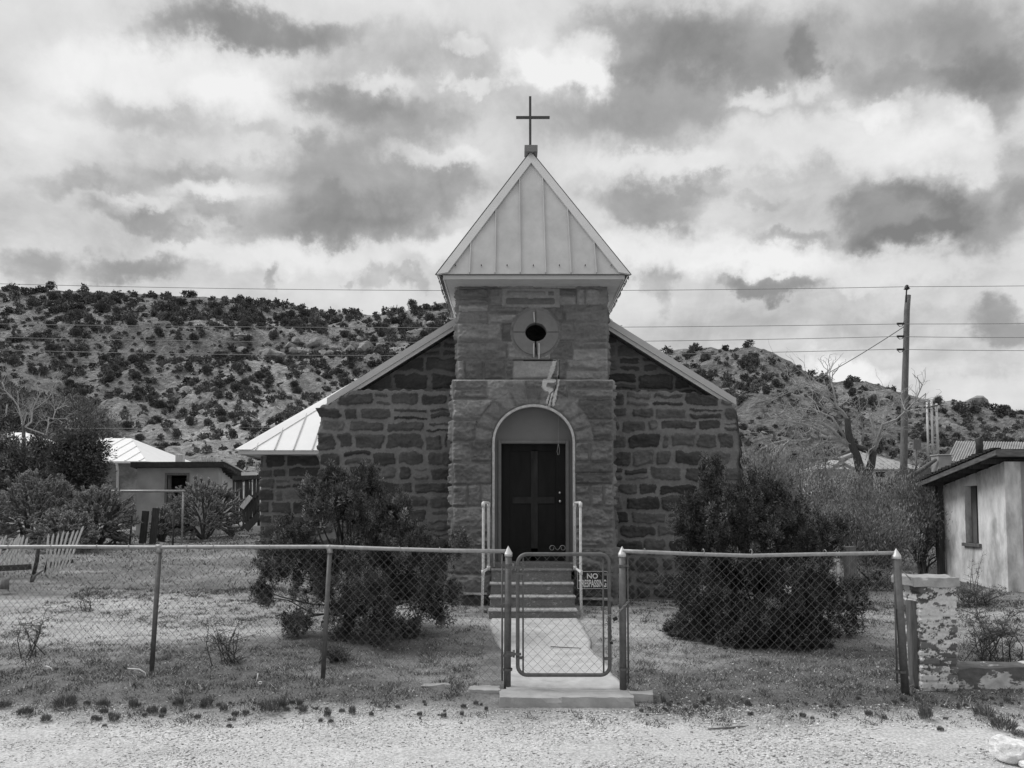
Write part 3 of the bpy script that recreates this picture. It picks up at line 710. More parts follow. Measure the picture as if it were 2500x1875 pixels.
mb.build('fascia', M_['roof_trim'], troof, bevel=.003)
mb = MB(); zs = zf0+.012; ux0, ux1, uy0, uy1 = TC-UHW, TC+UHW, UY, TY+TD
mb.box((fx0+.026, fy0+.026, zs), (fx1-.026, fy1-.026, zs+.014)); mb.build('soffit', M_['soffit'], troof)
mb = MB()
rg = random.Random(4)
for x, sg in ((EX0-.01, -1), (EX1+.01, 1)):
    for k in range(24):   # torn underlay hanging at the side eaves
        y = CYF+.05+k*(CD-.1)/24; h = rg.uniform(.02, .07)
        mb.prism([(x, y, EZ-.004), (x, y+.1, EZ-.004), (x+sg*.01, y+.07, EZ-h), (x+sg*.008, y+.02, EZ-h*.7)], (sg*.004, 0, 0)); mb.cut()
mb.build_each('torn_edge', M_['fascia_old'], troof)
mb = MB()
for px in (1112, 1175, 1238, 1302, 1366, 1429, 1492):
    c = P(px, 647, CYF+.05); mb.tube([c+Vector((0, -.02, 0)), c+Vector((0, .05, 0))], .008, 6); mb.cut()
mb.build_each('screw', M_['cross'], troof)
mb = MB(); bz0, bz1 = ZZ(373, AP.y), ZZ(361, AP.y); hw = .115
mb.box((AP.x-hw, AP.y-hw, bz0-.03), (AP.x+hw, AP.y+hw, bz1)); mb.build('finial_block', M_['cross'].copy(), troof, bevel=.005)
bpy.data.objects['finial_block'].data.materials[0] = mat('grey_finial_metal', .2, var=.1)
cz1 = ZZ(236, AP.y); cza = ZZ(287, AP.y); mb = MB(); t = .021
mb.box((AP.x-.012-t, AP.y-t, bz1-.01), (AP.x-.012+t, AP.y+t, cz1)); mb.box((XX(1260, AP.y, 287), AP.y-t+.002, cza-t), (AP.x-.0121-t, AP.y+t-.002, cza+t)); mb.box((AP.x-.0119+t, AP.y-t+.002, cza-t), (XX(1342, AP.y, 287), AP.y+t-.002, cza+t))
mb.build('cross', M_['cross'], troof, bevel=.004)

# facade and gable walls of the nave
FX0, FX1 = XX(779, 12.75, 1150), XX(1808, 12.75, 1150); FB = -.1
fo = [(700, 1000), (779, 995), (790, 990), (800, 986), (823, 976), (833, 968), (856, 956), (885, 950), (905, 953), (1100, 953), (1500, 952), (1600, 954), (1700, 960), (1755, 972), (1785, 985), (1797, 1000), (1803, 1040), (1809, 1100)]
fxs = [XX(a, 12.75, b) for a, b in fo]; fzs = [ZZ(b, 12.75) for a, b in fo]
def facade_top(x, y):
    return float(np.interp(x, fxs, fzs)) + .012*math.sin(x*23)+.01*math.sin(x*41+1)
def facade_fn(seed, a_s, a_m, gap=.064):
    def fn(S, Z, X, Y):
        rg = np.random.default_rng(seed)
        zs = zlevels(FB, float(Z.max())+.1, .16, .32, rg)
        rects = courses(0, float(S.max()), zs, .24, .70, rg, .24)
        return relief(S, Z, rects, gap, .02, .062, 6.0, .028, .036, a_s, a_m, seed, .034, .035)
    return fn
def fwob(Z): return 0*Z
wall_sheet('facade_wall', [(FX0, 13.35), (FX0, 12.75), (FX1, 12.75), (FX1, 13.35)], FB, facade_top, .0145, facade_fn(41, .085, .20), M_['stone'], church,
           cap=lambda t: np.stack([t[:, 0], np.full(len(t), 13.3), t[:, 2]+.01], 1), flare=lambda Z: .012*np.sin(Z*7)+.01*np.sin(Z*17))
# roof planes
RX = TC; RZ = ZZ(666, 12.85); REX1 = P(1788, 972, 12.85); slope = (RZ-REX1.z)/(REX1.x-RX)
RL = RX-(REX1.x-RX); NY1 = 26.0
GX0, GX1 = FX0+.25, FX1-.15
def gable_top(x, y): return RZ-abs(x-RX)*slope-.14
wall_sheet('gable_wall', [(GX0, 13.36), (GX0, 13.15), (GX1, 13.15), (GX1, 13.36)], 2.4, gable_top, .02, facade_fn(43, .078, .155), M_['stone'], church)
wall_sheet('side_wall', [(GX0, 25.5), (GX0, 13.36)], -.1, lambda x, y: gable_top(GX0, 0), .04, facade_fn(45, .085, .17), M_['stone'], church)
wall_sheet('side_wall', [(GX1, 13.36), (GX1, 25.5), (GX0, 25.5)], -.1, lambda x, y: gable_top(GX1, 0), .04, facade_fn(46, .085, .17), M_['stone'], church)
mb = MB(); mb.prism([(GX0, 25.49, 2.4), (GX1, 25.49, 2.4), (RX, 25.49, RZ-.14)], (0, .1, 0)); mb.build('rear_gable', M_['adobe_grey'], church)
nroof = bpy.data.objects.new('nave_roof', None); COL.objects.link(nroof); nroof.parent = church; nroof.location = Vector((RX, 13, RZ))-Vector(church.location)
ex = .06
def eave(side): x = RX+side*(REX1.x-RX+ex); return x, RZ-abs(x-RX)*slope
mb = MB(); y0r = 12.86
for sd_ in (-1, 1):
    x, z = eave(sd_); mb.prism([(RX, y0r, RZ), (x, y0r, z), (x, y0r, z-.03), (RX, y0r, RZ-.035)], (0, NY1-y0r, 0))
mb.build('roof_sheet', M_['roof_white'], nroof)
mb = MB()
for sd_ in (-1, 1):
    x, z = eave(sd_)
    # verge: upper barge trim and lower board, both real steps
    mb.prism([(RX, y0r-.03, RZ+.035), (x, y0r-.03, z+.035), (x, y0r-.03, z-.085), (RX, y0r-.03, RZ-.085)], (0, .028, 0))
mb.build('verge_trim', M_['roof_trim'], nroof)
mb = MB()
for sd_ in (-1, 1):
    x, z = eave(sd_); x2 = RX+sd_*(abs(x-RX)-.1); z2 = RZ-abs(x2-RX)*slope
    mb.prism([(RX, y0r-.001, RZ-.087), (x2, y0r-.001, z2-.087), (x2, y0r-.001, z2-.155), (RX, y0r-.001, RZ-.155)], (0, .03, 0))
mb.build('barge_board', M_['soffit'], nroof)
mb = MB()
for sd_ in (-1, 1):
    x, z = eave(sd_)
    for k in range(1, 32):
        y = y0r+k*.41
        mb.beam((RX, y, RZ+.015), (x, y, z+.015), .02, .03)
mb.build('standing_seam', M_['roof_white'], nroof)
# side annex
AY = 17.7; AX0 = XX(637, AY, 1200); EY = 17.25; AE = P(578, 1104, EY); ez = ZZ(1099, EY); tt = 2.25; kz = .88
azt = ez-.10
def annex_fn(seed):
    def fn(S, Z, X, Y):
        rg = np.random.default_rng(seed); zs = zlevels(0, float(Z.max())+.1, .2, .34, rg)
        return relief(S, Z, courses(0, float(S.max()), zs, .3, .8, rg, .15), .065, .022, .06, 4.5, .03, .03, .08, .19, seed, .03, .05)
    return fn
wall_sheet('annex_wall', [(AX0, 21.3), (AX0, AY), (GX0+.1, AY)], .3, lambda x, y: azt, .022, annex_fn(51), M_['stone'], church)
aroof = bpy.data.objects.new('annex_roof', None); COL.objects.link(aroof); aroof.parent = church; aroof.location = Vector((AE.x, EY, ez))-Vector(church.location)
X1a = RX; rz = ez+tt*kz
A0, B0 = Vector((AE.x, EY, ez)), Vector((X1a, EY, ez)); C0 = Vector((AE.x, EY+2*tt, ez)); D0 = Vector((X1a, EY+2*tt, ez)); R0, R1 = Vector((AE.x+tt, EY+tt, rz)), Vector((X1a, EY+tt, rz))
mb = MB(); mb.add([A0, B0, C0, D0, R0, R1], ((0, 1, 5, 4), (0, 4, 2), (2, 4, 5, 3))); 
mb.add([v-Vector((0, 0, .02)) for v in (A0, B0, C0, D0, R0, R1)], ((4, 5, 1, 0), (2, 4, 0), (3, 5, 4, 2)))
mb.build('roof_sheet', M_['roof_white'], aroof)
mb = MB(); nn = Vector((0, -kz, 1)).normalized()
k = .43
while k < X1a-AE.x:
    t = min(k, tt); p = A0+Vector((k, 0, 0)); q = p+Vector((0, t, t*kz)); mb.beam(p+nn*.012, q+nn*.012, .02, .026, up=nn); k += .43
mb.build('standing_seam', M_['roof_trim'], aroof)
mb = MB(); d = (R0-A0); e1 = Vector((1, 0, 0)); 
mb.prism([A0+nn*.02+Vector((-.03, -.03, 0)), A0+e1*.34+nn*.02, R0+e1*.22+nn*.02, R0+nn*.02], -nn*.012)
mb.beam(R0+Vector((-.05, 0, .02)), R1+Vector((0, 0, .02)), .2, .03)
mb.build('hip_flashing', M_['roof_white'], aroof)
mb = MB(); mb.box((AE.x+.03, EY+.01, ez-.095), (GX0-.02, EY+.035, ez-.012)); mb.box((AE.x+.03, EY+.035, ez-.095), (AE.x+.055, EY+2*tt-.03, ez-.012)); mb.build('fascia', M_['roof_trim'], aroof)
mb = MB(); mb.box((AE.x+.056, EY+.036, ez-.08), (GX0-.02, AY+.1, ez-.065)); mb.box((AE.x+.056, AY+.1, ez-.08), (AX0+.1, 21.4, ez-.065)); mb.build('soffit', M_['soffit'], aroof)

# ------------------------------------------------------------------ sign
sgy = 11.25; s0, s1 = P(1409, 1394, sgy), P(1484, 1438, sgy)
sign = thing('warning_sign', 'small black no trespassing sign with white letters beside the handrail', 'sign', ((s0.x+s1.x)/2, sgy, s1.z))
MB().box((s0.x, sgy, s1.z), (s1.x, sgy+.006, s0.z)).build('sign_board', M_['black'], sign)
mb = MB(); w = .006
mb.box((s0.x+.004, sgy-.002, s1.z+.004), (s1.x-.004, sgy-.0005, s1.z+.004+w)); mb.box((s0.x+.004, sgy-.002, s0.z-.004-w), (s1.x-.004, sgy-.0005, s0.z-.004))
mb.box((s0.x+.004, sgy-.002, s1.z+.0041+w), (s0.x+.004+w, sgy-.0005, s0.z-.0041-w)); mb.box((s1.x-.004-w, sgy-.002, s1.z+.0041+w), (s1.x-.004, sgy-.0005, s0.z-.0041-w)); mb.build('border', M_['white'], sign)
def text(body, name, cx, y, cz, w, h, m, parent, off=.0):
    cu = bpy.data.curves.new(name, 'FONT'); cu.body = body; cu.size = 1; cu.offset = off; cu.extrude = .0
    o = bpy.data.objects.new('tmp', cu); COL.objects.link(o); bpy.context.view_layer.update()
    me = bpy.data.meshes.new_from_object(o.evaluated_get(bpy.context.evaluated_depsgraph_get())); bpy.data.objects.remove(o)
    co_ = np.array([v.co[:] for v in me.vertices]); mn, mx = co_.min(0), co_.max(0)
    for v in me.vertices:
        a = (v.co.x-mn[0])/(mx[0]-mn[0])-.5; b = (v.co.y-mn[1])/(mx[1]-mn[1])-.5; v.co = (cx+a*w, y, cz+b*h)
    me.materials.clear(); me.materials.append(m); return link(name, me, parent)
sw, sh, scx, scz = s1.x-s0.x, s0.z-s1.z, (s0.x+s1.x)/2, (s0.z+s1.z)/2
text('NO', 'lettering', scx, sgy-.002, scz+sh*.22, sw*.36, sh*.30, M_['white'], sign, .03)
text('TRESPASSING', 'lettering', scx, sgy-.002, scz-sh*.19, sw*.90, sh*.42, M_['white'], sign, .03)
MB().box((scx-.1, sgy+.007, s1.z-.05), (scx-.08, sgy+.02, s0.z)).build('bracket', M_['galv_dark'], sign)

# ------------------------------------------------------------------ path, apron
def sheet(name, poly_l, poly_r, m, lift, n=60, seed=0, front_drop=None):
    """poly_l/poly_r: lists of (x,y) from far to near"""
    yl = [p[1] for p in poly_l]; ys = np.linspace(max(yl), min(yl), n); 
    xl = np.interp(ys, [p[1] for p in poly_l][::-1], [p[0] for p in poly_l][::-1]); xr = np.interp(ys, [p[1] for p in poly_r][::-1], [p[0] for p in poly_r][::-1])
    xl = xl+.03*fbm(ys*4, 0*ys, 0, seed, 3); xr = xr+.04*fbm(ys*4, 0*ys+5, 0, seed, 3)
    c = 30; t = np.linspace(0, 1, c); X = xl[:, None]*(1-t)+xr[:, None]*t; Y = np.broadcast_to(ys[:, None], X.shape)
    Z = g(.35+0*X, Y)+lift+.004*fbm(X*3, Y*3, 0, seed, 3)
    V = np.stack([X, Y, Z], -1).reshape(-1, 3); Fc = gridfaces(n, c)[:, ::-1]
    ring_ = list(range(c))+[i*c+c-1 for i in range(1, n)]+[(n-1)*c+k for k in range(c-2, -1, -1)]+[i*c for i in range(n-2, 0, -1)]
    b = len(V); low = V[ring_].copy(); low[:, 2] -= .12; V = np.concatenate([V, low]); m_ = len(ring_); i = np.arange(m_); ring_ = np.array(ring_)
    Fc = np.concatenate([Fc, np.stack([ring_[i], ring_[(i+1) % m_], b+(i+1) % m_, b+i], 1)])
    o = npmesh(name, V, Fc, m, smooth=False); o['kind'] = 'structure'; return o
M_['path'] = mat_patch('dusty_concrete_path', .50, .36, .60, 2.2, soft=.08, var=.16, bump=.5)
sheet('path', [(-.30, 10.78), (-.27, 9.9), (-.17, 9.2), (-.03, 8.6), (-.05, 7.42)], [(.92, 10.78), (.98, 9.8), (.93, 9.0), (1.02, 8.3), (1.12, 7.42)], M_['path'], .022)
me = slab_rough(XX(1219, 7.15, 1690), XX(1548, 7.15, 1690), 7.08, 7.42, -.16, .012, 91, .016, .05); me.materials.append(M_['concrete'])
tag(link('path_apron', me), kind='structure')
for (xa, xb, ya, yb, zt, sd_) in ((XX(1140, 7.5, 1670), XX(1222, 7.5, 1670), 7.38, 7.55, .02, 92), (XX(1536, 7.3, 1690), XX(1592, 7.3, 1690), 7.2, 7.34, .02, 93), (XX(1030, 7.6, 1668), XX(1100, 7.6, 1668), 7.5, 7.62, .03, 94)):
    me = slab_rough(xa, xb, ya, yb, -.08, zt, sd_, .018, .04); me.materials.append(M_['concrete'])
    tag(link('paving_slab', me, origin=((xa+xb)/2, (ya+yb)/2, 0)), {92: 'broken flat concrete slab just left of the gate threshold', 93: 'small pale slab at the right end of the gate threshold', 94: 'pale flat slab in the grass, further left of the gate'}[sd_], 'slab')

# ------------------------------------------------------------------ chain-link fence
def chainlink(name, path, zt, zb, parent, w=.0455, hstep=.0455, r=.0021):
    """zig-zag strands hooked side by side; path list of (x,y) ; zt(x) top, zb(x) bottom"""
    pts = [Vector((a, b, 0)) for a, b in path]; V, Fc = [], []
    for i in range(len(pts)-1):
        A_, B_ = pts[i], pts[i+1]; L_ = (B_-A_).length; d = (B_-A_).normalized(); nn = Vector((d.y, -d.x, 0)); n = int(L_/w)
        for k in range(n):
            x0 = A_+d*(k*w); x1 = A_+d*((k+1)*w)
            z0, z1 = zt(x0.x), zb(x0.x)
            m = int((z0-z1)/hstep); zz_ = z0-hstep*np.arange(m+1); 
            pz = zz_; alt = (np.arange(m+1)+k) % 2
            P_ = np.array([[(x0 if a else x1).x, (x0 if a else x1).y, z] for a, z in zip(alt, pz)]) if False else None
            ax = np.where(alt == 0, x0.x, x1.x); ay = np.where(alt == 0, x0.y, x1.y)
            bul = .004*np.where(alt == 0, 1, -1)
            C_ = np.stack([ax+nn.x*bul, ay+nn.y*bul, pz], 1)
            rr = r
            ring_ = np.array([[d.x*rr*c+nn.x*rr*s, d.y*rr*c+nn.y*rr*s, 0] for c, s in ((1, 0), (-.5, .87), (-.5, -.87))])
            b = sum(len(v) for v in V) if False else base_[0]
            vv = (C_[:, None, :]+ring_[None]).reshape(-1, 3); V.append(vv)
            q = np.arange(m)
            for t in range(3):
                u_ = (t+1) % 3; Fc.append(np.stack([b+q*3+t, b+q*3+u_, b+(q+1)*3+u_, b+(q+1)*3+t], 1))
            base_[0] += len(vv)
    o = npmesh(name, np.concatenate(V), np.concatenate(Fc), M_['wire_mesh'], parent); base_[0] = 0; return o
base_ = [0]
def cap_pt(x, y, z, r, mb=None):
    mb = MB(); mb.tube([(x, y, z-.03), (x, y, z+.005)], r*1.14, 12); n = 12
    vs = [(x+r*1.14*math.cos(2*math.pi*k/n), y+r*1.14*math.sin(2*math.pi*k/n), z+.005) for k in range(n)]+[(x, y, z+.075)]
    mb.add(vs, [(k, (k+1) % n, n) for k in range(n)], False); return mb
def ties(mb, A_, B_, n, off=.03, seed=0):
    rg = random.Random(seed)
    for k in range(n):
        t = (k+rg.uniform(.3, .7))/n; p = Vector(A_).lerp(Vector(B_), t)
        c = [p+Vector((.002*j, math.cos(a)*.027, math.sin(a)*.027-.0)) for j, a in enumerate([i*math.pi/5 for i in range(11)])]
        c.append(c[-1]+Vector((rg.uniform(-.01, .01), -.01, -.035))); mb.tube(c, .0032, 5); mb.cut()
gpl = P(1241, 1500, 7.5); gpr = P(1520, 1500, 7.42)
RLZ = ZZ(1346, 7.5)
p2 = P(800, 1500, 7.8); p3 = P(382, 1500, 8.1); d3 = (p3-p2); p4 = p3+d3*1.05; p5 = p4+d3
zl = lambda x: float(np.interp(x, [p5.x, p3.x, p2.x, gpl.x], [ZZ(1337, 8.7), ZZ(1335, 8.1), ZZ(1336, 7.8), RLZ]))
fl = thing('chain_link_fence', 'long chain link fence with round top rail left of the gate', 'fence', (gpl.x, gpl.y, 0))
mb = MB(); mb.tube([(p.x, p.y, zl(p.x)+.006*math.sin(p.x*2.1)) for p in [p5, p4.lerp(p5, .5), p4, p4.lerp(p3, .5), p3, p3.lerp(p2, .5), p2, p2.lerp(gpl, .33), p2.lerp(gpl, .66), gpl]], .0205, 12); mb.build('top_rail', M_['galv'], fl)
for pp, lean in ((p2, -.045), (p3, -.04), (p4, .02), (p5, 0)):
    mb = MB(); top = zl(pp.x); mb.tube([(pp.x+lean, pp.y, gz(pp.x, pp.y)-.1), (pp.x+.012, pp.y+.01, top-.03)], .0245, 12); po_ = mb.build('line_post', M_['galv_dark'], fl)
    mb = MB(); mb.tube([(pp.x+.012, pp.y+.005, top-.06), (pp.x+.012, pp.y+.003, top-.01)], .029, 12); mb.tube([(pp.x-.02, pp.y, top), (pp.x+.045, pp.y, top)], .026, 12); mb.build('rail_cap', M_['galv'], po_)
def term_post(pp, top, bot, parent, r=.034, dark=True, lean=.0):
    mb = MB(); mb.tube([(pp.x+lean, pp.y, bot-.05), (pp.x, pp.y, top)], r, 16); po_ = mb.build('end_post', M_['galv_dark' if dark else 'galv'], parent)
    cap_pt(pp.x, pp.y, top, r).build('post_cap', M_['cap'], po_); return po_
gt = ZZ(1352, 7.5); term_post(gpl, ZZ(1351, 7.5), 0, fl, .0345, lean=-.01)
mb = MB(); ties(mb, (p2.x, p2.y, zl(p2.x)), (gpl.x, gpl.y, zl(gpl.x)), 4, seed=1); ties(mb, (p3.x, p3.y, zl(p3.x)), (p2.x, p2.y, zl(p2.x)), 4, seed=2); ties(mb, (p4.x, p4.y, zl(p4.x)), (p3.x, p3.y, zl(p3.x)), 4, seed=3); mb.build_each('wire_tie', M_['galv'], fl)
chainlink('chain_link_mesh', [(p5.x, p5.y+.02), (p3.x, p3.y+.02), (p2.x, p2.y+.02), (gpl.x-.06, gpl.y+.02)], lambda x: zl(x)-.005, lambda x: .05, fl)
def bar_and_bands(x, y, z0, z1, sgn, parent, post, bands):
    mb = MB(); mb.tube([(x, y, z0), (x, y, z1)], .009, 8); mb.build('tension_bar', M_['galv_dark'], parent)
    mb = MB()
    for z in bands: 
        n = 10; c = [post+Vector((math.cos(a)*.039, math.sin(a)*.039, 0)) for a in [math.pi*(-.8+1.6*k/n)+(0 if sgn < 0 else math.pi) for k in range(n+1)]]
        for q in range(n): mb.beam((c[q].x, c[q].y, z), (c[q+1].x, c[q+1].y, z), .004, .022)
        mb.box((min(x, c[0].x)-.012, y-.012, z-.011), (max(x, c[0].x)+.005, y-.006, z+.011)) if sgn < 0 else mb.box((min(x, c[0].x)-.005, y-.012, z-.011), (max(x, c[0].x)+.012, y-.006, z+.011))
        mb.cut()
    mb.build_each('tension_band', M_['galv_dark'], parent)
bb = lambda ys_, Y: [ZZ(q, Y) for q in ys_]
bar_and_bands(XX(1226, 7.5, 1500), 7.5, ZZ(1662, 7.5), ZZ(1352, 7.5), -1, fl, Vector((gpl.x, gpl.y, 0)), bb((1380, 1477, 1600, 1634), 7.5))
# right run
rpe = P(2197, 1500, 7.4); fr_ = thing('chain_link_fence', 'short chain link fence with sagging top rail right of the gate', 'fence', (rpe.x, rpe.y, 0))
zr = lambda x: float(np.interp(x, [gpr.x, XX(1700, 7.4, 1350), XX(1830, 7.4, 1350), XX(1960, 7.4, 1350), rpe.x], [ZZ(1345, 7.42), ZZ(1353, 7.4), ZZ(1357, 7.4), ZZ(1354, 7.4), ZZ(1350, 7.4)]))
mb = MB(); xs_ = np.linspace(gpr.x, rpe.x, 14); mb.tube([(x, 7.41, zr(x)) for x in xs_], .019, 12); mb.build('top_rail', M_['galv'], fr_)
term_post(gpr, ZZ(1352, 7.42), 0, fr_, .0345, lean=.0); term_post(rpe+Vector((-.02, 0, 0)), ZZ(1357, 7.4), 0, fr_, .037, lean=.055)
mb = MB(); ties(mb, (gpr.x, 7.41, zr(gpr.x)), (rpe.x, 7.41, zr(rpe.x)-.0), 5, seed=4); mb.build_each('wire_tie', M_['galv'], fr_)
chainlink('chain_link_mesh', [(gpr.x+.06, 7.43), (rpe.x-.07, 7.43)], lambda x: zr(x)+.02, lambda x: .05, fr_)
bar_and_bands(XX(1533, 7.42, 1500), 7.42, ZZ(1668, 7.42), ZZ(1352, 7.42), 1, fr_, Vector((gpr.x, gpr.y, 0)), bb((1381, 1480, 1633), 7.42))
bar_and_bands(XX(2186, 7.4, 1500), 7.4, ZZ(1668, 7.4), ZZ(1360, 7.4), -1, fr_, Vector((rpe.x+.01, rpe.y, 0)), bb((1385, 1484, 1640), 7.4))
mb = MB(); tp = Vector((rpe.x, rpe.y, ZZ(1384, 7.4))); mb.tube([tp, P(2235, 1428, 7.5)], .003, 5); mb.tube([tp, P(2222, 1412, 7.5), P(2238, 1432, 7.5)], .0025, 5); mb.build('guy_wire', M_['galv'], fr_)
# gate
gy = 7.40; gx0, gx1 = XX(1264, gy, 1500), XX(1488, gy, 1500); gz0, gz1 = ZZ(1648, gy), ZZ(1353, gy); cr = .09
gate = thing('garden_gate', 'closed metal gate with rounded corners and chain link infill', 'gate', ((gx0+gx1)/2, gy, 0))
def rrect(x0, x1, z0, z1, y, r, n=7):
    pts = []
    for cx, cz, a0 in ((x1-r, z0+r, -90), (x1-r, z1-r, 0), (x0+r, z1-r, 90), (x0+r, z0+r, 180)):
        for k in range(n+1): a = R(a0+90*k/n); pts.append((cx+r*math.cos(a), y, cz+r*math.sin(a)))
    pts.append(pts[0]); pts.append(pts[1]); return pts
mb = MB(); mb.tube(rrect(gx0, gx1, gz0, gz1, gy, cr), .0185, 12, cap=False); mb.build('gate_frame', M_['galv_dark'], gate)
chainlink('chain_link_mesh', [(gx0+.055, gy+.0), (gx1-.055, gy+.0)], lambda x: gz1-.005, lambda x: gz0+.01, gate)
mb = MB()
for x in (XX(1277, gy, 1500), XX(1473, gy, 1500)): mb.tube([(x, gy, gz0+.02), (x, gy, gz1-.02)], .0085, 8); mb.cut()
mb.build_each('tension_bar', M_['galv_dark'], gate)
mb = MB()
for x0, x1, zz_ in [(gx0-.02, XX(1279, gy), ZZ(q, gy)) for q in (1400, 1498, 1606)]+[(XX(1470, gy), gx1+.022, ZZ(q, gy)) for q in (1402, 1608)]:
    mb.box((x0, gy-.024, zz_-.01), (x1, gy-.018, zz_+.01)); mb.box((x0, gy+.018, zz_-.01), (x1, gy+.024, zz_+.01)); mb.cut()
mb.build_each('tension_band', M_['galv_dark'], gate)
for q in (1595, 1385):
    z = ZZ(q, gy); mb = MB(); mb.box((gpl.x+.02, gy-.045, z-.012), (XX(1272, gy), gy-.032, z+.012)); mb.tube([(XX(1254, gy), gy-.02, z-.035), (XX(1254, gy), gy-.02, z+.035)], .011, 8); mb.box((gpl.x-.02, gy-.012, z-.016), (gpl.x+.055, gy+.0, z+.016)); mb.build('hinge', M_['galv_dark'], gate)
mb = MB(); cx, cz = XX(1361, gy, 1340), ZZ(1345, gy)
for s_ in (-1, 1):
    c = []
    for k in range(22):
        a = k/21*2.1*math.pi*1.05; r_ = .030*(1-.55*k/21); c.append((cx+s_*(.052+r_*math.cos(a+math.pi)) , gy, cz+.026+r_*math.sin(a+math.pi)*-1))
    mb.tube([(cx, gy, cz+.008)]+c, .0042, 6)
mb.build('scroll_ornament', M_['galv_dark'], gate)
mb = MB(); z = ZZ(1462, gy); mb.box((gx1-.01, gy-.028, z-.018), (gx1+.03, gy-.018, z+.018)); mb.box((gx1+.005, gy-.03, z-.03), (gx1+.015, gy+.03, z+.03)); mb.build('latch', M_['galv_dark'], gate)
# chain and padlocks
def link_ring(mb, c, d, up, L_=.034, w=.022, r=.0035):
    d = d.normalized(); up = (up-d*up.dot(d)).normalized(); pts = []
    for k in range(13): a = 2*math.pi*k/12; pts.append(c+d*(L_/2*math.cos(a))+up*(w/2*math.sin(a)))
    mb.tube(pts, r, 5, cap=False)
def chain_along(mb, pts, L_=.026, start=0):
    pts = [Vector(p) for p in pts]; tot = sum((pts[i+1]-pts[i]).length for i in range(len(pts)-1)); n = int(tot/L_)
    for k in range(n+1):
        s = k*L_; i = 0
        while i < len(pts)-2 and s > (pts[i+1]-pts[i]).length: s -= (pts[i+1]-pts[i]).length; i += 1
        d = (pts[i+1]-pts[i]); p = pts[i]+d.normalized()*s
        link_ring(mb, p, d, Vector((0, 1, .3)) if (k+start) % 2 else Vector((.3, -.2, 1)) if abs(d.normalized().z) < .8 else Vector((1, 0, 0)))
ch = thing('lock_chain', 'steel chain looped from the gate frame to the right gate post', 'chain', (gx1, gy, ZZ(1505, gy)))
mb = MB(); chain_along(mb, [P(1480, 1497, 7.36), P(1487, 1504, 7.35), P(1497, 1502, 7.34), P(1509, 1494, 7.35), P(1520, 1484, 7.36), P(1531, 1472, 7.38), P(1535, 1466, 7.42)])
mb.build('chain', M_['chain'], ch)
mb = MB(); chain_along(mb, [P(1484, 1515, 7.365), P(1490, 1535, 7.365), P(1491, 1552, 7.365), P(1492, 1563, 7.365)]); mb.build('chain_tail', M_['galv_dark'], ch)
def padlock(c, s, label, roll):
    t = thing('padlock', label, 'padlock', c); c = Vector(c); rt = Matrix.Rotation(roll, 3, 'Y')
    mb = MB(); mb.box((c.x-s, c.y-.012, c.z-s*1.5), (c.x+s, c.y+.012, c.z), rot=rt, piv=c); mb.build('lock_body', M_['black'], t, bevel=.004)
    mb = MB(); mb.tube([c+rt@Vector((-s*.6*math.cos(a), 0, s*.9*math.sin(a))) for a in [math.pi*k/8 for k in range(9)]], .004, 6); mb.build('shackle', M_['chain'], t)
padlock(P(1500, 1507, 7.33), .022, 'black padlock hanging in the middle of the gate chain', -.45)
padlock(P(1493, 1567, 7.345), .015, 'small lower padlock dangling below the gate latch on a chain tail', .1)

# ------------------------------------------------------------------ brick pillar, post, low wall, rocks
py_ = 7.62; bx0, bx1 = XX(2249, py_-.17, 1550), XX(2333, py_-.17, 1550); pw = bx1-bx0; bzt = ZZ(1430, py_-.17); pb = -.08
pil = thing('brick_pillar', 'square brick gate pillar with flaking white paint and rounded cap', 'pillar', ((bx0+bx1)/2, py_, pb))
def brick_fn(S, Z, X, Y):
    rg = np.random.default_rng(61); zs = list(np.arange(pb, bzt+.1, .0775)); rects = []
    for i in range(len(zs)-1):
        o = 0 if i % 2 else .1
        s = -o
        while s < float(S.max()): rects.append((s, s+.205, zs[i], zs[i+1])); s += .205
    H, A = relief(S, Z, rects, .014, .01, .006, 9, .009, .007, .15, .10, 61, .006)
    n = fbm(S*9, Z*15, 0, 62, 6, .72)-.10*np.clip((Z-.2)/.8, 0, 1)
    pt = n < -.05+.16*fbm(S*2, Z*2, 0, 64, 2)
    A = np.where(pt, .62*(1+.1*fbm(S*20, Z*20, 0, 63, 3)), A); H = H+np.where(pt, .004, 0)
    return H, A
wall_sheet('brick_shaft', [(bx0, py_+.17), (bx0, py_-.17), (bx1, py_-.17), (bx1, py_+.17), (bx0, py_+.17)], pb, lambda x, y: bzt, .007, brick_fn, M_['brick'], pil)
me = slab_rough(bx0-.085, bx1+.035, py_-.215, py_+.215, bzt-.004, bzt+.085, 66, .018, .03); me.materials.append(mat('pale_cement_cap', .36, var=.25, nscale=9, bump=.6)); cp = link('pillar_cap', me, pil)
md = cp.modifiers.new('bevel', 'BEVEL'); md.width = .03; md.segments = 3; md.limit_method = 'ANGLE'
mb = MB(); q = P(2231, 1500, 7.5); mb.prism([P(2222, 1466, 7.5), P(2240, 1468, 7.5), P(2243, 1478, 7.5), P(2247, 1676, 7.5), P(2234, 1678, 7.5), P(2229, 1650, 7.5)], (0, .09, 0))
o = mb.build('wooden_post', M_['wood'], bevel=.006, origin=P(2236, 1678, 7.5)); tag(o, 'short weathered wooden post standing against the brick pillar', 'post')
lx0, lx1 = bx1+.012, bx1+4.5; lz = ZZ(1628, 7.55)
me = slab_rough(lx0, lx1, 7.5, 7.78, -.14, lz, 71, .022, .06); M_['lw'] = mat_patch('plastered_low_wall', .62, .14, .475, 2.6, soft=.015, var=.3, stretch=(1.2, 1, 2), seedoff=3.4); me.materials.append(M_['lw'])
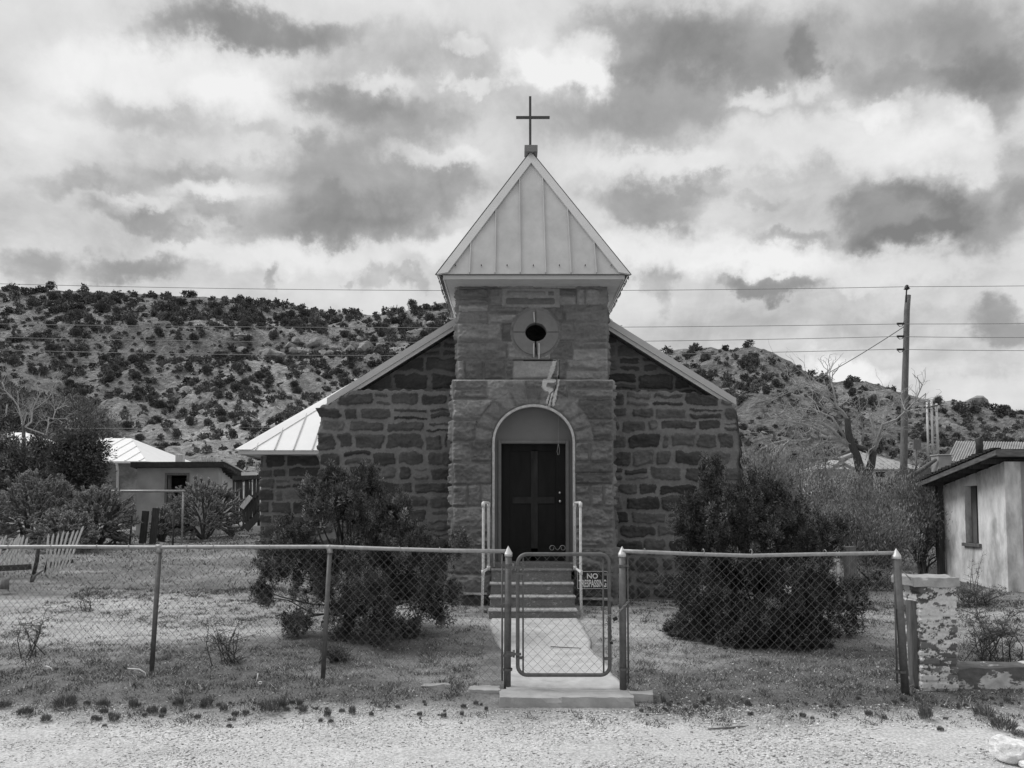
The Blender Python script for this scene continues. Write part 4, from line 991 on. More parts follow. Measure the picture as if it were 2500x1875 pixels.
o = link('low_wall', me, origin=((lx0+lx1)/2, 7.6, -.1)); tag(o, 'low dark plastered wall with a white flaking patch beside the brick pillar', 'wall')
me = slab_rough(P(2090, 1500, 12).x, P(2700, 1500, 12).x, 12.0, 12.12, -.05, ZZ(1499, 12), 73, .012, .1); me.materials.append(M_['step_nose'])
tag(link('kerb_wall', me, origin=(P(2300, 1500, 12).x, 12, 0)), 'thin pale concrete kerb lying across the yard behind the brick pillar', 'kerb')
def rock_mesh(name, seed, sx, sy, sz, sub=3, m=None, cuts=7, disp=.12):
    import bmesh
    bm = bmesh.new(); bmesh.ops.create_icosphere(bm, subdivisions=sub, radius=1); rg = random.Random(seed)
    planes = []
    for k in range(cuts):
        n = Vector((rg.gauss(0, 1), rg.gauss(0, 1), rg.gauss(0, 1))).normalized(); planes.append((n, rg.uniform(.5, .85)))
    cc = np.array([v.co[:] for v in bm.verts]); nz = fbm(cc[:, 0]*1.6, cc[:, 1]*1.6, cc[:, 2]*1.6, seed, 4)
    for i, v in enumerate(bm.verts):
        for n, d in planes:
            e = v.co.dot(n)-d
            if e > 0: v.co -= n*e
        v.co *= 1+disp*nz[i]; v.co = Vector((v.co.x*sx, v.co.y*sy, v.co.z*sz))
    me = bpy.data.meshes.new(name); bm.to_mesh(me); bm.free()
    if m: me.materials.append(m)
    return me
def put(name, me, loc, rot=(0, 0, 0), sc=(1, 1, 1)):
    o = bpy.data.objects.new(name, me); COL.objects.link(o); o.location = loc; o.rotation_euler = rot; o.scale = sc; return o
rz_ = P(2465, 1855, 5.75)
tag(put('limestone_rock', rock_mesh('rock', 5, .16, .13, .11, 4, M_['rock_w'], 8, .16), (P(2470, 1830, 5.75).x, 5.75, gz(3.8, 5.75)+.10), (0, .1, .3)), 'white pitted rock on the gravel at the bottom right corner', 'rock')
tag(put('limestone_rock', rock_mesh('rock', 9, .08, .09, .05, 4, M_['rock_w'], 7, .16), (P(2522, 1865, 5.6).x, 5.6, gz(3.9, 5.6)+.03), (0, .2, 1.3)), 'second white rock cut off by the right edge of the photo', 'rock')

# ------------------------------------------------------------------ foliage helpers
def sprigs(Pn, D, length, width, rg, alb, curl=.0):
    """diamond leaf sprays. Pn (n,3) bases, D (n,3) directions"""
    n = len(Pn); D = D/np.linalg.norm(D, axis=1, keepdims=True)
    rv = rg.normal(size=(n, 3)); S_ = np.cross(D, rv); S_ /= np.linalg.norm(S_, axis=1, keepdims=True)
    L_ = (length*rg.uniform(.6, 1.35, n))[:, None]; W = (width*rg.uniform(.6, 1.3, n))[:, None]
    V = np.stack([Pn, Pn+D*L_*.5+S_*W/2, Pn+D*L_, Pn+D*L_*.5-S_*W/2], 1).reshape(-1, 3)
    Fc = np.arange(4*n).reshape(n, 4); return V, Fc, np.repeat(alb, 4)
def foliage(name, m, parent, Pn, D, length, width, rg, alb, origin=None):
    V, Fc, a = sprigs(Pn, D, length, width, rg, alb); return npmesh(name, V, Fc, m, parent, alb=a, origin=origin)
def sil_tree(name, label, cat, sil, Y, base_px, nclump, nspr, L_, W, alb, seed, dens_in=.35, clump_r=.17, trunk_r=.07, up=.6, depth=.8, nlimb=45, group=None, limbmat='bark', noise_amp=.22, gap=0.0, extra=(), tuft=.42, nt_=9, mul=1.6, plume=1.2, sig=.42):
    rg = np.random.default_rng(seed); rows = np.array([r[0] for r in sil], float)
    zrow = np.array([ZZ(r, Y) for r in rows]); xl = np.array([XX(a, Y, r) for r, a, b in sil]); xr = np.array([XX(b, Y, r) for r, a, b in sil])
    o = np.argsort(zrow); zrow, xl, xr = zrow[o], xl[o], xr[o]
    base = P(base_px[0], base_px[1], Y); base = Vector((base.x, Y, gz(base.x, Y)-.02)); root = thing(name, label, cat, base, group)
    # clump centres, weighted by width
    C_ = []
    while len(C_) < nclump:
        z = rg.uniform(zrow[0], zrow[-1]); a, b = np.interp(z, zrow, xl), np.interp(z, zrow, xr); w = (b-a)/2
        if rg.random() > (w/((xr-xl).max()/2))**1.2: continue
        th = rg.uniform(0, 2*math.pi); rr = math.sqrt(rg.uniform(dens_in, 1.0))*(1+noise_amp*float(vnoise(math.cos(th)*1.9+7, math.sin(th)*1.9, z*2.6, seed+2))); cx = (a+b)/2+w*.93*rr*math.cos(th); cy_ = Y+w*depth*rr*math.sin(th)
        if gap and vnoise(cx*2.2, cy_*2.2, z*2.2, seed) < gap-1: continue
        C_.append((cx, cy_, z))
    for (ex_, ey_) in extra:
        q_ = P(ex_, ey_, Y); C_ += [(q_.x+rg.normal()*.03, Y+rg.normal()*.12, q_.z+rg.normal()*.03) for _ in range(4)]
    C_ = np.array(C_); mid = np.array([(xl.mean()+xr.mean())/2, Y, np.interp(.35, [0, 1], [zrow[0], zrow[-1]])])
    out = C_-mid; out /= np.linalg.norm(out, axis=1, keepdims=True)+1e-6
    cr_ = clump_r*rg.uniform(.5, 1.35, len(C_))
    ti = np.repeat(np.arange(len(C_)), nt_); v = rg.normal(size=(len(ti), 3)); v /= np.linalg.norm(v, axis=1, keepdims=True)
    T_ = C_[ti]+v*(cr_[ti]*rg.uniform(.3, 1.15, len(ti)))[:, None]+out[ti]*(cr_[ti]*.5*rg.random(len(ti))**2)[:, None]; tr = clump_r*tuft*rg.uniform(.6, 1.3, len(ti)); ta = alb*np.exp(rg.normal(0, sig, len(ti)))
    k_ = max(4, int(nspr/nt_*mul)); idx = np.repeat(np.arange(len(ti)), k_); n = len(idx)
    w_ = rg.normal(size=(n, 3)); w_ /= np.linalg.norm(w_, axis=1, keepdims=True)
    Pn = T_[idx]+w_*(tr[idx]*rg.uniform(.2, 1, n)**.6)[:, None]*np.array([.85, .85, plume])+(out[ti][idx]*.3+np.array([0, 0, .5]))*(tr[idx]*rg.uniform(0, plume-.9, n))[:, None]
    Pn[:, 2] = np.maximum(Pn[:, 2], g(Pn[:, 0], Pn[:, 1])+.04)
    D = w_*.9+out[ti][idx]*.35+np.array([0, 0, up*.5])+rg.normal(size=(n, 3))*.35
    A = ta[idx]*rg.uniform(.6, 1.5, n); lv = np.exp(rg.normal(0, .35, len(ti)))[idx]
    foliage('foliage', M_['leaf'], root, Pn, D, L_*lv, W*(.5+.5*lv)*np.where(rg.random(n) < .35, .45, 1), rg, A)
    # trunk and limbs
    mb = MB(); mz = np.interp(.30, [0, 1], [zrow[0], zrow[-1]]); top = Vector((base.x*.5+mid[0]*.5, Y, mz))
    pts = [base, base.lerp(top, .4)+Vector((.03, .02, 0)), top]; mb.tube(pts, [trunk_r, trunk_r*.8, trunk_r*.6], 9); mb.build('trunk', M_[limbmat], root)
    mb = MB()
    for i in rg.choice(len(C_), min(nlimb, len(C_)), replace=False):
        e = Vector(C_[i]); s = base.lerp(top, float(rg.uniform(.35, 1))); m1 = s.lerp(e, .45)+Vector(rg.normal(size=3)*.05); m1.z -= .04; r0 = trunk_r*.22
        mb.tube([s, m1, s.lerp(e, .75)+Vector(rg.normal(size=3)*.04), e], [r0, r0*.75, r0*.5, r0*.2], 5, cap=False)
    mb.build('limb', M_[limbmat], root)
    return root
sil_tree('juniper_bush', 'ragged juniper bush with a short trunk standing left of the church path', 'juniper',
  [(1172, 810, 890), (1200, 755, 935), (1235, 700, 968), (1276, 665, 1020), (1321, 640, 1085), (1367, 636, 1090), (1417, 655, 1085), (1460, 690, 1065), (1500, 698, 1085), (1535, 740, 1025)],
  9.7, (840, 1590), 500, 620, .026, .0115, .088, 101, .03, .115, .075, up=.8, nlimb=110, gap=.87, tuft=.27, nt_=15, mul=1.0, plume=2.0, sig=.6, noise_amp=.14, extra=((815, 1160), (832, 1172), (838, 1195), (905, 1160), (898, 1178), (896, 1198), (760, 1200), (770, 1222), (965, 1225), (960, 1245), (1120, 1335), (1100, 1345), (640, 1444), (655, 1455), (1110, 1438), (1095, 1450), (712, 1522), (735, 1530), (1010, 1540), (990, 1530), (1075, 1505)))
sil_tree('juniper_bush', 'dense dark round juniper bush touching the ground right of the gate', 'juniper',
  [(1205, 1715, 1900), (1240, 1685, 1940), (1287, 1668, 2010), (1333, 1665, 2018), (1389, 1655, 2034), (1446, 1652, 2046), (1502, 1662, 2044), (1555, 1662, 2030), (1588, 1725, 1960)],
  9.8, (1850, 1605), 680, 620, .026, .0115, .062, 102, .12, .13, .06, up=.8, nlimb=40, gap=.78, tuft=.27, nt_=15, mul=1.0, plume=2.0, sig=.6, noise_amp=.14, extra=((1745, 1145), (1742, 1165), (1748, 1190), (1735, 1210), (1838, 1185), (1850, 1205), (1868, 1190), (1905, 1205), (1900, 1230), (1955, 1245), (1690, 1240), (1660, 1290), (2030, 1290), (2078, 1440), (2080, 1475), (2065, 1520), (1645, 1545), (1670, 1560), (1640, 1430)))
# feathery grey shrubs right of the church
def feathery(label, px, Y, wpx, ytop, alb, seed, n=17000, cat='shrub', L_=.075, W=.016):
    rg = np.random.default_rng(seed); x = XX(px, Y); base = Vector((x, Y, gz(x, Y)-.03)); root = thing('feathery_shrub', label, cat, base, 'feathery shrubs behind the yard')
    w = wpx/F*Y/2; top = ZZ(ytop, Y); h = top-base.z; mb = MB(); tips = []
    for k in range(26):
        a = rg.uniform(0, 2*math.pi); rr = w*math.sqrt(rg.uniform(.05, 1)); hh = h*(.55+.45*math.sqrt(max(0, 1-(rr/w)**2)))*rg.uniform(.75, 1.0)
        e = Vector((x+rr*math.cos(a), Y+rr*math.sin(a)*.8, base.z+hh)); pts = [base+Vector((rg.normal()*.08, rg.normal()*.08, 0))]
        for t in (.3, .6, .85, 1): pts.append(Vector((base.x+(e.x-base.x)*t**1.3, base.y+(e.y-base.y)*t**1.3, base.z+hh*t))+Vector(rg.normal(size=3)*.06))
        mb.tube(pts, [.022, .018, .012, .007, .003], 5, cap=False)
        for j in range(6):
            t = rg.uniform(.3, 1); i = min(int(t*4), 3); p = pts[i].lerp(pts[i+1], rg.random()); q = p+Vector(rg.normal(size=3)*.18)+Vector((0, 0, .22)); mb.tube([p, p.lerp(q, .5)+Vector(rg.normal(size=3)*.02), q], [.007, .005, .002], 4, cap=False); tips.append((p, q))
        tips.append((pts[2], pts[4]))
    mb.build('stem', M_['bark'], root)
    T = np.array([[*p, *q] for p, q in tips]); i = rg.integers(0, len(T), n); t = rg.uniform(.1, 1.1, n)[:, None]
    Pn = T[i, :3]*(1-t)+T[i, 3:]*t+rg.normal(size=(n, 3))*np.array([.13, .13, .12]); Pn[:, 2] = np.maximum(Pn[:, 2], base.z+.1)
    D = (Pn-np.array([x, Y, base.z-.3]))*.6+rg.normal(size=(n, 3))*.6+np.array([0, 0, .5])
    A = alb*rg.uniform(.6, 1.4, n)*(1+.35*vnoise(Pn[:, 0]*2.5, Pn[:, 1]*2.5, Pn[:, 2]*2.5, seed))
    foliage('foliage', M_['leaf'], root, Pn, D, L_, W, rg, A)
for i, (lab, px, Y, w, yt, al) in enumerate([
  ('tall grey feathery shrub against the right end of the stone wall', 1855, 17.5, 190, 1070, .25),
  ('grey feathery shrub second from the church, under the dead tree branches', 1955, 19.5, 200, 1095, .26),
  ('large grey feathery shrub below the forked dead tree', 2060, 20.5, 220, 1140, .26),
  ('wide grey feathery shrub below the utility pole', 2160, 18.5, 210, 1165, .24),
  ('grey feathery shrub beside the stucco house downpipe', 2245, 17.5, 150, 1185, .22),
  ('low grey feathery shrub behind the chain link corner post', 2130, 16.0, 170, 1250, .24),
  ('small grey feathery shrub between the dark juniper and the feathery thicket', 2000, 16.5, 160, 1225, .24)]):
    feathery(lab, px, Y, w, yt, al, 200+i)

# cholla cactus bushes on the left
def cholla(label, px, Y, ybase, wpx, hpx, seed, n=230, alb=.16, group='cholla bushes on the left'):
    rg = np.random.default_rng(seed); x = XX(px, Y); gzv = gz(x, Y); base = Vector((x, Y, gzv-.03)); root = thing('cholla_bush', label, 'cactus', base, group)
    w = wpx/F*Y/2; h = hpx/F*Y; mb = MB(); segs = []
    for k in range(n):
        th = rg.uniform(0, 2*math.pi); ph = math.acos(rg.uniform(-.7, 1)); rr = rg.uniform(.55, 1)**.5*(1+.2*math.sin(3*th+seed)*math.sin(ph))
        e = Vector((x+w*rr*math.sin(ph)*math.cos(th), Y+w*.85*rr*math.sin(ph)*math.sin(th), gzv+max(h*(.42+.58*rr*math.cos(ph)), .15)))
        c = Vector((x, Y, gzv+h*.3)); out = (e-c).normalized()
        s = e-out*.3+Vector(rg.normal(size=3)*.05); segs.append((s, e)); 
        for j in range(3):
            d = (out+Vector(rg.normal(size=3)*.7)+Vector((0, 0, .3))).normalized(); segs.append((e-out*rg.uniform(0, .12), e+d*rg.uniform(.08, .16)))
    for s, e in segs: mb.tube([s, s.lerp(e, .6), e], [.017, .021, .014], 6)
    mb.build('joint', mat_c, root)
    mb = MB()
    for k in range(14):
        s, e = segs[int(rg.integers(0, len(segs)))]; mb.tube([base, base.lerp(s, .5)+Vector(rg.normal(size=3)*.06), s], [.04, .03, .02], 6, cap=False)
    mb.build('branch', M_['bark'], root)
    # spines give the joints their pale fuzz
    T = np.array([[*s, *e] for s, e in segs]); m = len(T)*26; i = rg.integers(0, len(T), m); t = rg.uniform(0, 1.05, m)[:, None]
    Pn = T[i, :3]*(1-t)+T[i, 3:]*t; D = rg.normal(size=(m, 3)); foliage('spine', M_['leaf'], root, Pn, D, .05, .012, rg, alb*1.7*rg.uniform(.6, 2.0, m))
mat_c = mat('cholla_skin', .15, var=.4, nscale=12, bump=.5)
cholla('cholla bush by the pipe frame in front of the shed', 500, 22, 1310, 175, 145, 301, 260)
cholla('tall cholla bush behind the left end of the picket fence', 85, 20, 1330, 200, 175, 302, 260)
cholla('large cholla bush beside the rightmost leaning pickets', 245, 19.5, 1340, 150, 145, 303, 240)
cholla('low cholla bush between the two tall ones behind the pickets', 165, 18.5, 1345, 130, 100, 304, 180, .2)
cholla('cholla arms at the small timber posts near the shed', 400, 21, 1330, 60, 85, 305, 60)

# junipers and trees in front of the white roofed house
sil_tree('juniper_tree', 'black green juniper tree in front of the white roofed house', 'tree', [(1068, 175, 215), (1085, 150, 245), (1110, 140, 250), (1140, 135, 248), (1170, 140, 240), (1200, 150, 230)], 23, (195, 1290), 200, 90, .08, .035, .085, 401, .1, .30, .12, nlimb=20)
sil_tree('juniper_tree', 'dark juniper tree left of the tallest cholla at the photo edge', 'tree', [(1080, -40, 40), (1110, -70, 75), (1150, -90, 90), (1190, -90, 100), (1230, -80, 90)], 24, (0, 1290), 260, 90, .08, .035, .12, 402, .1, .32, .12, nlimb=20)
sil_tree('juniper_tree', 'dark juniper tree between the two white roofs', 'tree', [(1085, 90, 115), (1110, 75, 140), (1150, 70, 150), (1190, 70, 160), (1230, 80, 150)], 25, (110, 1290), 220, 90, .08, .035, .12, 403, .1, .30, .12, nlimb=20)
sil_tree('grey_tree', 'wide hazy grey tree standing behind the white roofed house', 'tree', [(985, 150, 190), (1000, 110, 230), (1030, 80, 262), (1060, 60, 285), (1090, 60, 300)], 45, (170, 1180), 220, 90, .16, .045, .17, 404, .1, .7, .15, nlimb=20)
sil_tree('grey_tree', 'hazy grey tree behind the bare white branches at the left edge', 'tree', [(965, -20, 40), (990, -60, 90), (1020, -80, 120), (1060, -80, 120)], 44, (20, 1180), 220, 90, .16, .045, .13, 405, .1, .7, .15, nlimb=20)

# bare trees from traced limbs
def twigs(mb, p, d, L_, r, depth, rg, spread=.7, n=3):
    q = p+d*L_*.5+Vector(rg.normal(size=3))*L_*.10; e = q+(d+Vector(rg.normal(size=3))*.28).normalized()*L_*.5
    mb.tube([p, q, e], [r, r*.8, r*.55], 5, cap=False)
    if depth > 0:
        for k in range(n):
            s = p.lerp(q, .6) if k == 0 else (q if k == 1 else e)
            nd = (d+Vector(rg.normal(size=3))*spread+Vector((0, 0, .12))).normalized(); twigs(mb, s, nd, L_*rg.uniform(.5, .8), r*.55, depth-1, rg, spread, n)
def zp(pts, ox, oy, k, Y): return [P(ox+a*k, oy+b*k, Y) for a, b in pts]
DT = 26; zo = lambda pts, Y=DT: zp(pts, 1700, 650, .3617, Y)
dead = thing('dead_tree', 'forked bare dead tree with a sawn dark trunk beside the utility pole', 'tree', (P(2116, 1164, DT).x, DT, gz(P(2116, 1164, DT).x, DT)))
base = Vector((P(2116, 1170, DT).x, DT, gz(12, DT)-.1)); fk = P(2116, 1160, DT)
mb = MB(); mb.tube([base, fk], [.26, .2], 10); A1 = zo([(1150, 1420), (1105, 1370), (1080, 1270), (1045, 1200), (1025, 1110), (1020, 1030)]); mb.tube(A1, [.17, .16, .13, .12, .11, .10], 9)
A2 = zo([(1150, 1420), (1180, 1340), (1195, 1260), (1135, 1238), (1065, 1212)]); mb.tube(A2, [.16, .14, .13, .10, .09], 9); mb.build('trunk', M_['bark'], dead)
mb = MB(); rg = np.random.default_rng(9)
limbs = [([(1195, 1260), (1188, 1200), (1200, 1080), (1262, 1055), (1300, 1000), (1335, 930)], .045, -.5), ([(1045, 1200), (970, 1160), (890, 1140), (800, 1165), (660, 1160)], .09, .4), ([(970, 1160), (930, 1100), (860, 1045), (780, 1030), (700, 1045)], .05, .2),
 ([(1022, 1040), (985, 980), (940, 940), (925, 830), (905, 760)], .05, 0), ([(940, 940), (870, 870), (820, 820), (740, 780), (680, 790)], .03, .1), ([(890, 1140), (780, 1080), (700, 1060), (600, 1040), (530, 1000)], .04, 0), ([(1000, 1150), (940, 1010), (860, 960), (760, 930)], .035, .5),
 ([(1080, 1270), (1000, 1300), (900, 1290), (820, 1310), (760, 1270)], .06, .3), ([(1000, 1300), (930, 1370), (880, 1400)], .05, .4), ([(1195, 1260), (1230, 1200), (1210, 1100), (1180, 1000)], .035, .1), ([(1150, 1400), (1010, 1340), (900, 1370), (830, 1440)], .05, .2), ([(1120, 1180), (1130, 1100), (1090, 1050)], .03, 0)]
for pts, r, dy in limbs:
    r *= 1.35; w = zo(pts); w = [p+Vector((0, dy*i*.6, 0)) for i, p in enumerate(w)]; n = len(w); mb.tube(w, [r*(1-.75*i/(n-1)) for i in range(n)], 6)
    for i in range(1, n):
        for k in range(3 if i > 1 else 1):
            d = ((w[i]-w[i-1]).normalized()+Vector(rg.normal(size=3))*.75+Vector((0, 0, .05))).normalized(); twigs(mb, w[i-1].lerp(w[i], rg.random()), d, rg.uniform(.45, .95), max(r*.34, .013), 2, rg, .65, 3)
mb.build('limb', M_['bark_pale'], dead)
BT = 33; bt = thing('bare_tree', 'bare pale branches rising over the grey trees at the left edge', 'tree', (P(60, 1040, BT).x, BT, gz(P(60, 1040, BT).x, BT)))
zb_ = lambda pts: zp(pts, 0, 650, .2939, BT)
mb = MB(); b0 = Vector((P(60, 1090, BT).x, BT, gz(-20, BT)-.1)); f0 = P(58, 1040, BT); mb.tube([b0, f0], [.12, .07], 8); mb.build('trunk', M_['bark'], bt)
mb = MB()
for pts, r in [([(190, 1330), (180, 1270), (150, 1160), (100, 1090), (40, 1030), (20, 960)], .07), ([(200, 1340), (260, 1290), (265, 1200), (300, 1120)], .08), ([(260, 1200), (245, 1150)], .04), ([(190, 1330), (215, 1240), (220, 1210)], .06), ([(190, 1330), (380, 1400), (400, 1320), (400, 1260), (440, 1270), (460, 1190), (560, 1150)], .05), ([(150, 1160), (150, 1070), (145, 1030)], .04),
  ([(265, 1200), (330, 1060), (300, 960), (265, 900)], .03), ([(440, 1100), (430, 1030), (450, 960), (480, 920)], .03), ([(60, 1150), (45, 1220)], .05), ([(265, 1200), (400, 1100), (440, 1020), (500, 930)], .03)]:
    w = zb_(pts); n = len(w); r *= .6; mb.tube(w, [r*(1-.6*i/(n-1)) for i in range(n)], 6)
    for i in range(1, n):
        for k in range(2): d = ((w[i]-w[i-1]).normalized()+Vector(rg.normal(size=3))*.7+Vector((0, 0, .3))).normalized(); twigs(mb, w[i-1].lerp(w[i], rg.random()), d, rg.uniform(.4, .9), r*.3, 2, rg, .6, 2)
mb.build('limb', M_['bark_pale'], bt)

# ------------------------------------------------------------------ houses
def hip_house(name, label, cat, x0, x1, y0, y1, zg, ze, zr_, over, wm, rm, ridge_in, seams=0, windows=()):
    root = thing(name, label, cat, ((x0+x1)/2, (y0+y1)/2, zg))
    MB().box((x0, y0, zg-.4), (x1, y1, ze)).build('wall', wm, root)
    a, b, c, d = x0-over, x1+over, y0-over, y1+over; m = (c+d)/2; t = .06
    mb = MB(); mb.add([(a, c, ze), (b, c, ze), (b, d, ze), (a, d, ze), (a+ridge_in, m, zr_), (b-ridge_in, m, zr_), (a, c, ze-t), (b, c, ze-t), (b, d, ze-t), (a, d, ze-t)], ((0, 1, 5, 4), (1, 2, 5), (2, 3, 4, 5), (3, 0, 4), (0, 6, 7, 1), (1, 7, 8, 2), (2, 8, 9, 3), (3, 9, 6, 0), (9, 8, 7, 6)))
    if seams:
        k = a+seams
        while k < b-.1:
            tt_ = min(1, (k-a)/ridge_in, (b-k)/ridge_in); mb.beam((k, c, ze+.02), (k, c+(m-c)*tt_, ze+(zr_-ze)*tt_+.02), .05, .03); k += seams
    rf = mb.build('roof', rm, root)
    for (wx0, wx1, wz0, wz1) in windows:
        MB().box((wx0, y0-.02, wz0), (wx1, y0+.05, wz1)).build('window', M_['void'], root)
        mb = MB(); mb.box((wx0-.06, y0-.04, wz0-.06), (wx1+.06, y0-.021, wz0)); mb.box((wx0-.06, y0-.04, wz1), (wx1+.06, y0-.021, wz1+.06)); mb.build('window_frame', M_['wood_light'], root)
    return root
# white-roofed house at left
hy0 = 30; hx1 = XX(336, hy0, 1150); hx0 = XX(60, hy0, 1150); he = ZZ(1126, hy0-.6); h1 = hip_house('house', 'stone house with a bright white metal hip roof behind the mud shed', 'house', hx0, hx1, hy0, hy0+5, gz(hx1, hy0), he, ZZ(1070, hy0+2.5), .65, mat_patch('rubble_wall_plaster', .34, .2, .5, 2.5, soft=.1), M_['roof_white'], 2.2, .55)
mb = MB(); x = XX(275, hy0-.6, 1130); mb.tube([(x+.15, hy0-.6, he-.05), (x+.05, hy0-.3, he-.35), (x-.05, hy0-.1, he-.6), (x-.05, hy0-.06, he-2)], .05, 8); mb.build('downpipe', M_['white_pipe'], h1)
h2 = hip_house('house', 'white hip roof half hidden by trees at the left edge', 'house', XX(-160, 34), XX(70, 34), 34, 39, gz(-22, 34), ZZ(1100, 34), ZZ(1056, 36.5), .6, M_['adobe_grey'], M_['roof_white'], 2.4, .6)
# far house at the right
h3 = hip_house('house', 'small pale house with a rusty hip roof behind the utility pole', 'house', XX(2045, 48, 1150), XX(2232, 48, 1150), 48, 54, gz(24, 48), ZZ(1145, 47.6), ZZ(1098, 51), .55, M_['adobe'], M_['tin'], 3.2, .35, windows=((XX(2139, 48), XX(2162, 48), ZZ(1165, 48), ZZ(1152, 48)),))
# mud shed
sh0 = Vector((XX(334, 24, 1200), 24, 0)); sh1 = Vector((XX(533, 24, 1200), 24, 0)); zt0 = ZZ(1136, 24); zg = gz(sh0.x, 24)-.3
bk = P(572, 1170, 27.2); shed = thing('mud_shed', 'low grey mud plastered shed with a dark open doorway and flat roof', 'shed', ((sh0.x+sh1.x)/2, 25.5, zg+.3))
dx0, dx1, dz1 = XX(408, 24), XX(456, 24), ZZ(1160, 24); b1 = Vector((bk.x, 27.2, 0)); b0_ = b1+(sh0-sh1)
mb = MB(); yb = 24
mb.box((sh0.x, 24, zg), (dx0, 24.3, zt0)); mb.box((dx1, 24, zg), (sh1.x, 24.3, zt0)); mb.box((dx0, 24, dz1), (dx1, 24.3, zt0)); mb.build('front_wall', M_['adobe_grey'], shed)
zb1 = ZZ(1166, 27.2)
mb = MB(); mb.prism([(sh1.x, 24.001, zg), (sh1.x, 24.001, zt0), (b1.x, 27.2, zb1), (b1.x, 27.2, zg)], (-.3, 0, 0)); mb.build('side_wall', mat('lit_mud_plaster', .55, var=.1, nscale=2), shed)  # brighter light on the side wall is painted in as a paler plaster
mb = MB(); mb.prism([(sh0.x, 24.3, zg), (sh0.x, 24.3, zt0), (b0_.x, 27.2, zb1), (b0_.x, 27.2, zg)], (.3, 0, 0)); mb.box((b0_.x, 27.2, zg), (b1.x, 27.4, zb1)); mb.build('rear_wall', M_['adobe_grey'], shed)
mb = MB(); o1 = .22; e0, e1 = ZZ(1128, 23.8), ZZ(1133, 23.8)
mb.add([(sh0.x-.1, 23.75, e0), (sh1.x+.25, 23.75, e0+.01), (b1.x+.35, 27.9, zb1+.06), (b0_.x-.1, 27.9, zb1+.06)]+[(sh0.x-.1, 23.75, e0-.16), (sh1.x+.25, 23.75, e0-.15), (b1.x+.35, 27.9, zb1-.06), (b0_.x-.1, 27.9, zb1-.06)], ((0, 1, 2, 3), (7, 6, 5, 4), (0, 4, 5, 1), (1, 5, 6, 2), (2, 6, 7, 3), (3, 7, 4, 0)))
mb.build('roof', M_['tar'], shed)
mb = MB(); mb.beam((sh1.x+.27, 23.75, e0+.03), (b1.x+.37, 27.9, zb1+.09), .04, .05); mb.build('roof_edge', M_['roof_trim'], shed)
mb = MB()
for k in range(7): t = k/6; mb.tube([(sh1.x+.0+(b1.x-sh1.x)*t-.2, 24.3+3*t, zt0-.05+(zb1-zt0)*t-.06), (sh1.x+(b1.x-sh1.x)*t+.3, 24.3+3*t, zt0-.05+(zb1-zt0)*t-.06)], .055, 7); mb.cut()
mb.build_each('rafter_end', M_['wood_dark'], shed)
mb = MB(); mb.box((dx0-.07, 23.97, zg), (dx0, 24.05, dz1+.07)); mb.box((dx1, 23.97, zg), (dx1+.07, 24.05, dz1+.07)); mb.box((dx0, 23.97, dz1), (dx1, 24.05, dz1+.07)); mb.build('door_frame', M_['wood'], shed)
mb = MB(); c = P(440, 1119, 25); mb.box((c.x-.12, 24.9, c.z-.25), (c.x+.12, 25.1, c.z+.12)); mb.build('vent_box', M_['wood_light'], shed, bevel=.01)
mb = MB(); a, b = P(487, 1117, 25), P(530, 1127, 25)
for k in range(7): x = a.x+.12+(b.x-a.x-.12)*k/6; mb.box((x-.025, 24.9, b.z-.12), (x+.025, 24.94, a.z+.02))
mb.box((a.x-.12, 24.94, b.z), (b.x, 25.1, b.z+.05)); mb.box((a.x+.1, 24.94, a.z-.03), (b.x, 25.0, a.z+.01)); tag(mb.build('wooden_crate', M_['wood_light'], origin=P(508, 1126, 25)), 'pale slatted wooden crate on the roof of the mud shed', 'crate')
# stockade of rough poles between shed and church
pf = thing('pole_fence', 'fence of rough upright poles between the shed and the church', 'fence', (XX(600, 24), 24, gz(-9, 24)))
rg = random.Random(12)
for k in range(13):
    px = 572+k*5.0; y0_, y1_ = 1162+rg.uniform(-6, 8), 1268+rg.uniform(-5, 20); mb = MB(); a = P(px+rg.uniform(-3, 3), y1_, 24); b = P(px+rg.uniform(-2, 3), y0_, 24); a.z = min(a.z, b.z-1.3)
    mb.tube([a, a.lerp(b, .5)+Vector((rg.uniform(-.03, .03), 0, 0)), b], [.045, .04, .028], 6); mb.build('pole', M_['wood_dark'], pf)
mb = MB(); mb.beam(P(568, 1167, 23.95), P(632, 1164, 23.95), .05, .14); mb.build('rail', M_['wood_dark'], pf)
mb = MB(); mb.beam(P(590, 1157, 23.5), P(626, 1156, 23.5), .08, .1); tag(mb.build('metal_channel', M_['white'], origin=P(608, 1160, 23.5)), 'short bright metal channel on top of the pole fence', 'channel')
gp = thing('slatted_gate', 'broken slatted gate leaning beside the church annex', 'gate', P(610, 1290, 21))
for k in range(6):
    px = 594+k*6.4; mb = MB(); mb.beam(P(px, 1285-k*8, 21), P(px+3, 1235-k*5, 21), .05, .03, up=(0, 1, 0)); mb.build('slat', M_['wood_dark'], gp)
mb = MB(); mb.beam(P(588, 1236, 20.95), P(628, 1205, 20.95), .04, .1); mb.beam(P(588, 1292, 20.95), P(630, 1258, 20.95), .04, .09); mb.build('crosspiece', M_['wood_dark'], gp)
mb = MB(); mb.beam(P(590, 1240, 20.9), P(612, 1212, 20.9), .03, .13); mb.build('loose_board', M_['wood_light'], gp)
mb = MB(); mb.beam(P(600, 1292, 19.5), P(634, 1256, 19.5), .06, .16); tag(mb.build('leaning_beam', M_['wood_dark'], origin=P(600, 1292, 19.5)), 'dark timber beam leaning on the church annex corner', 'beam')

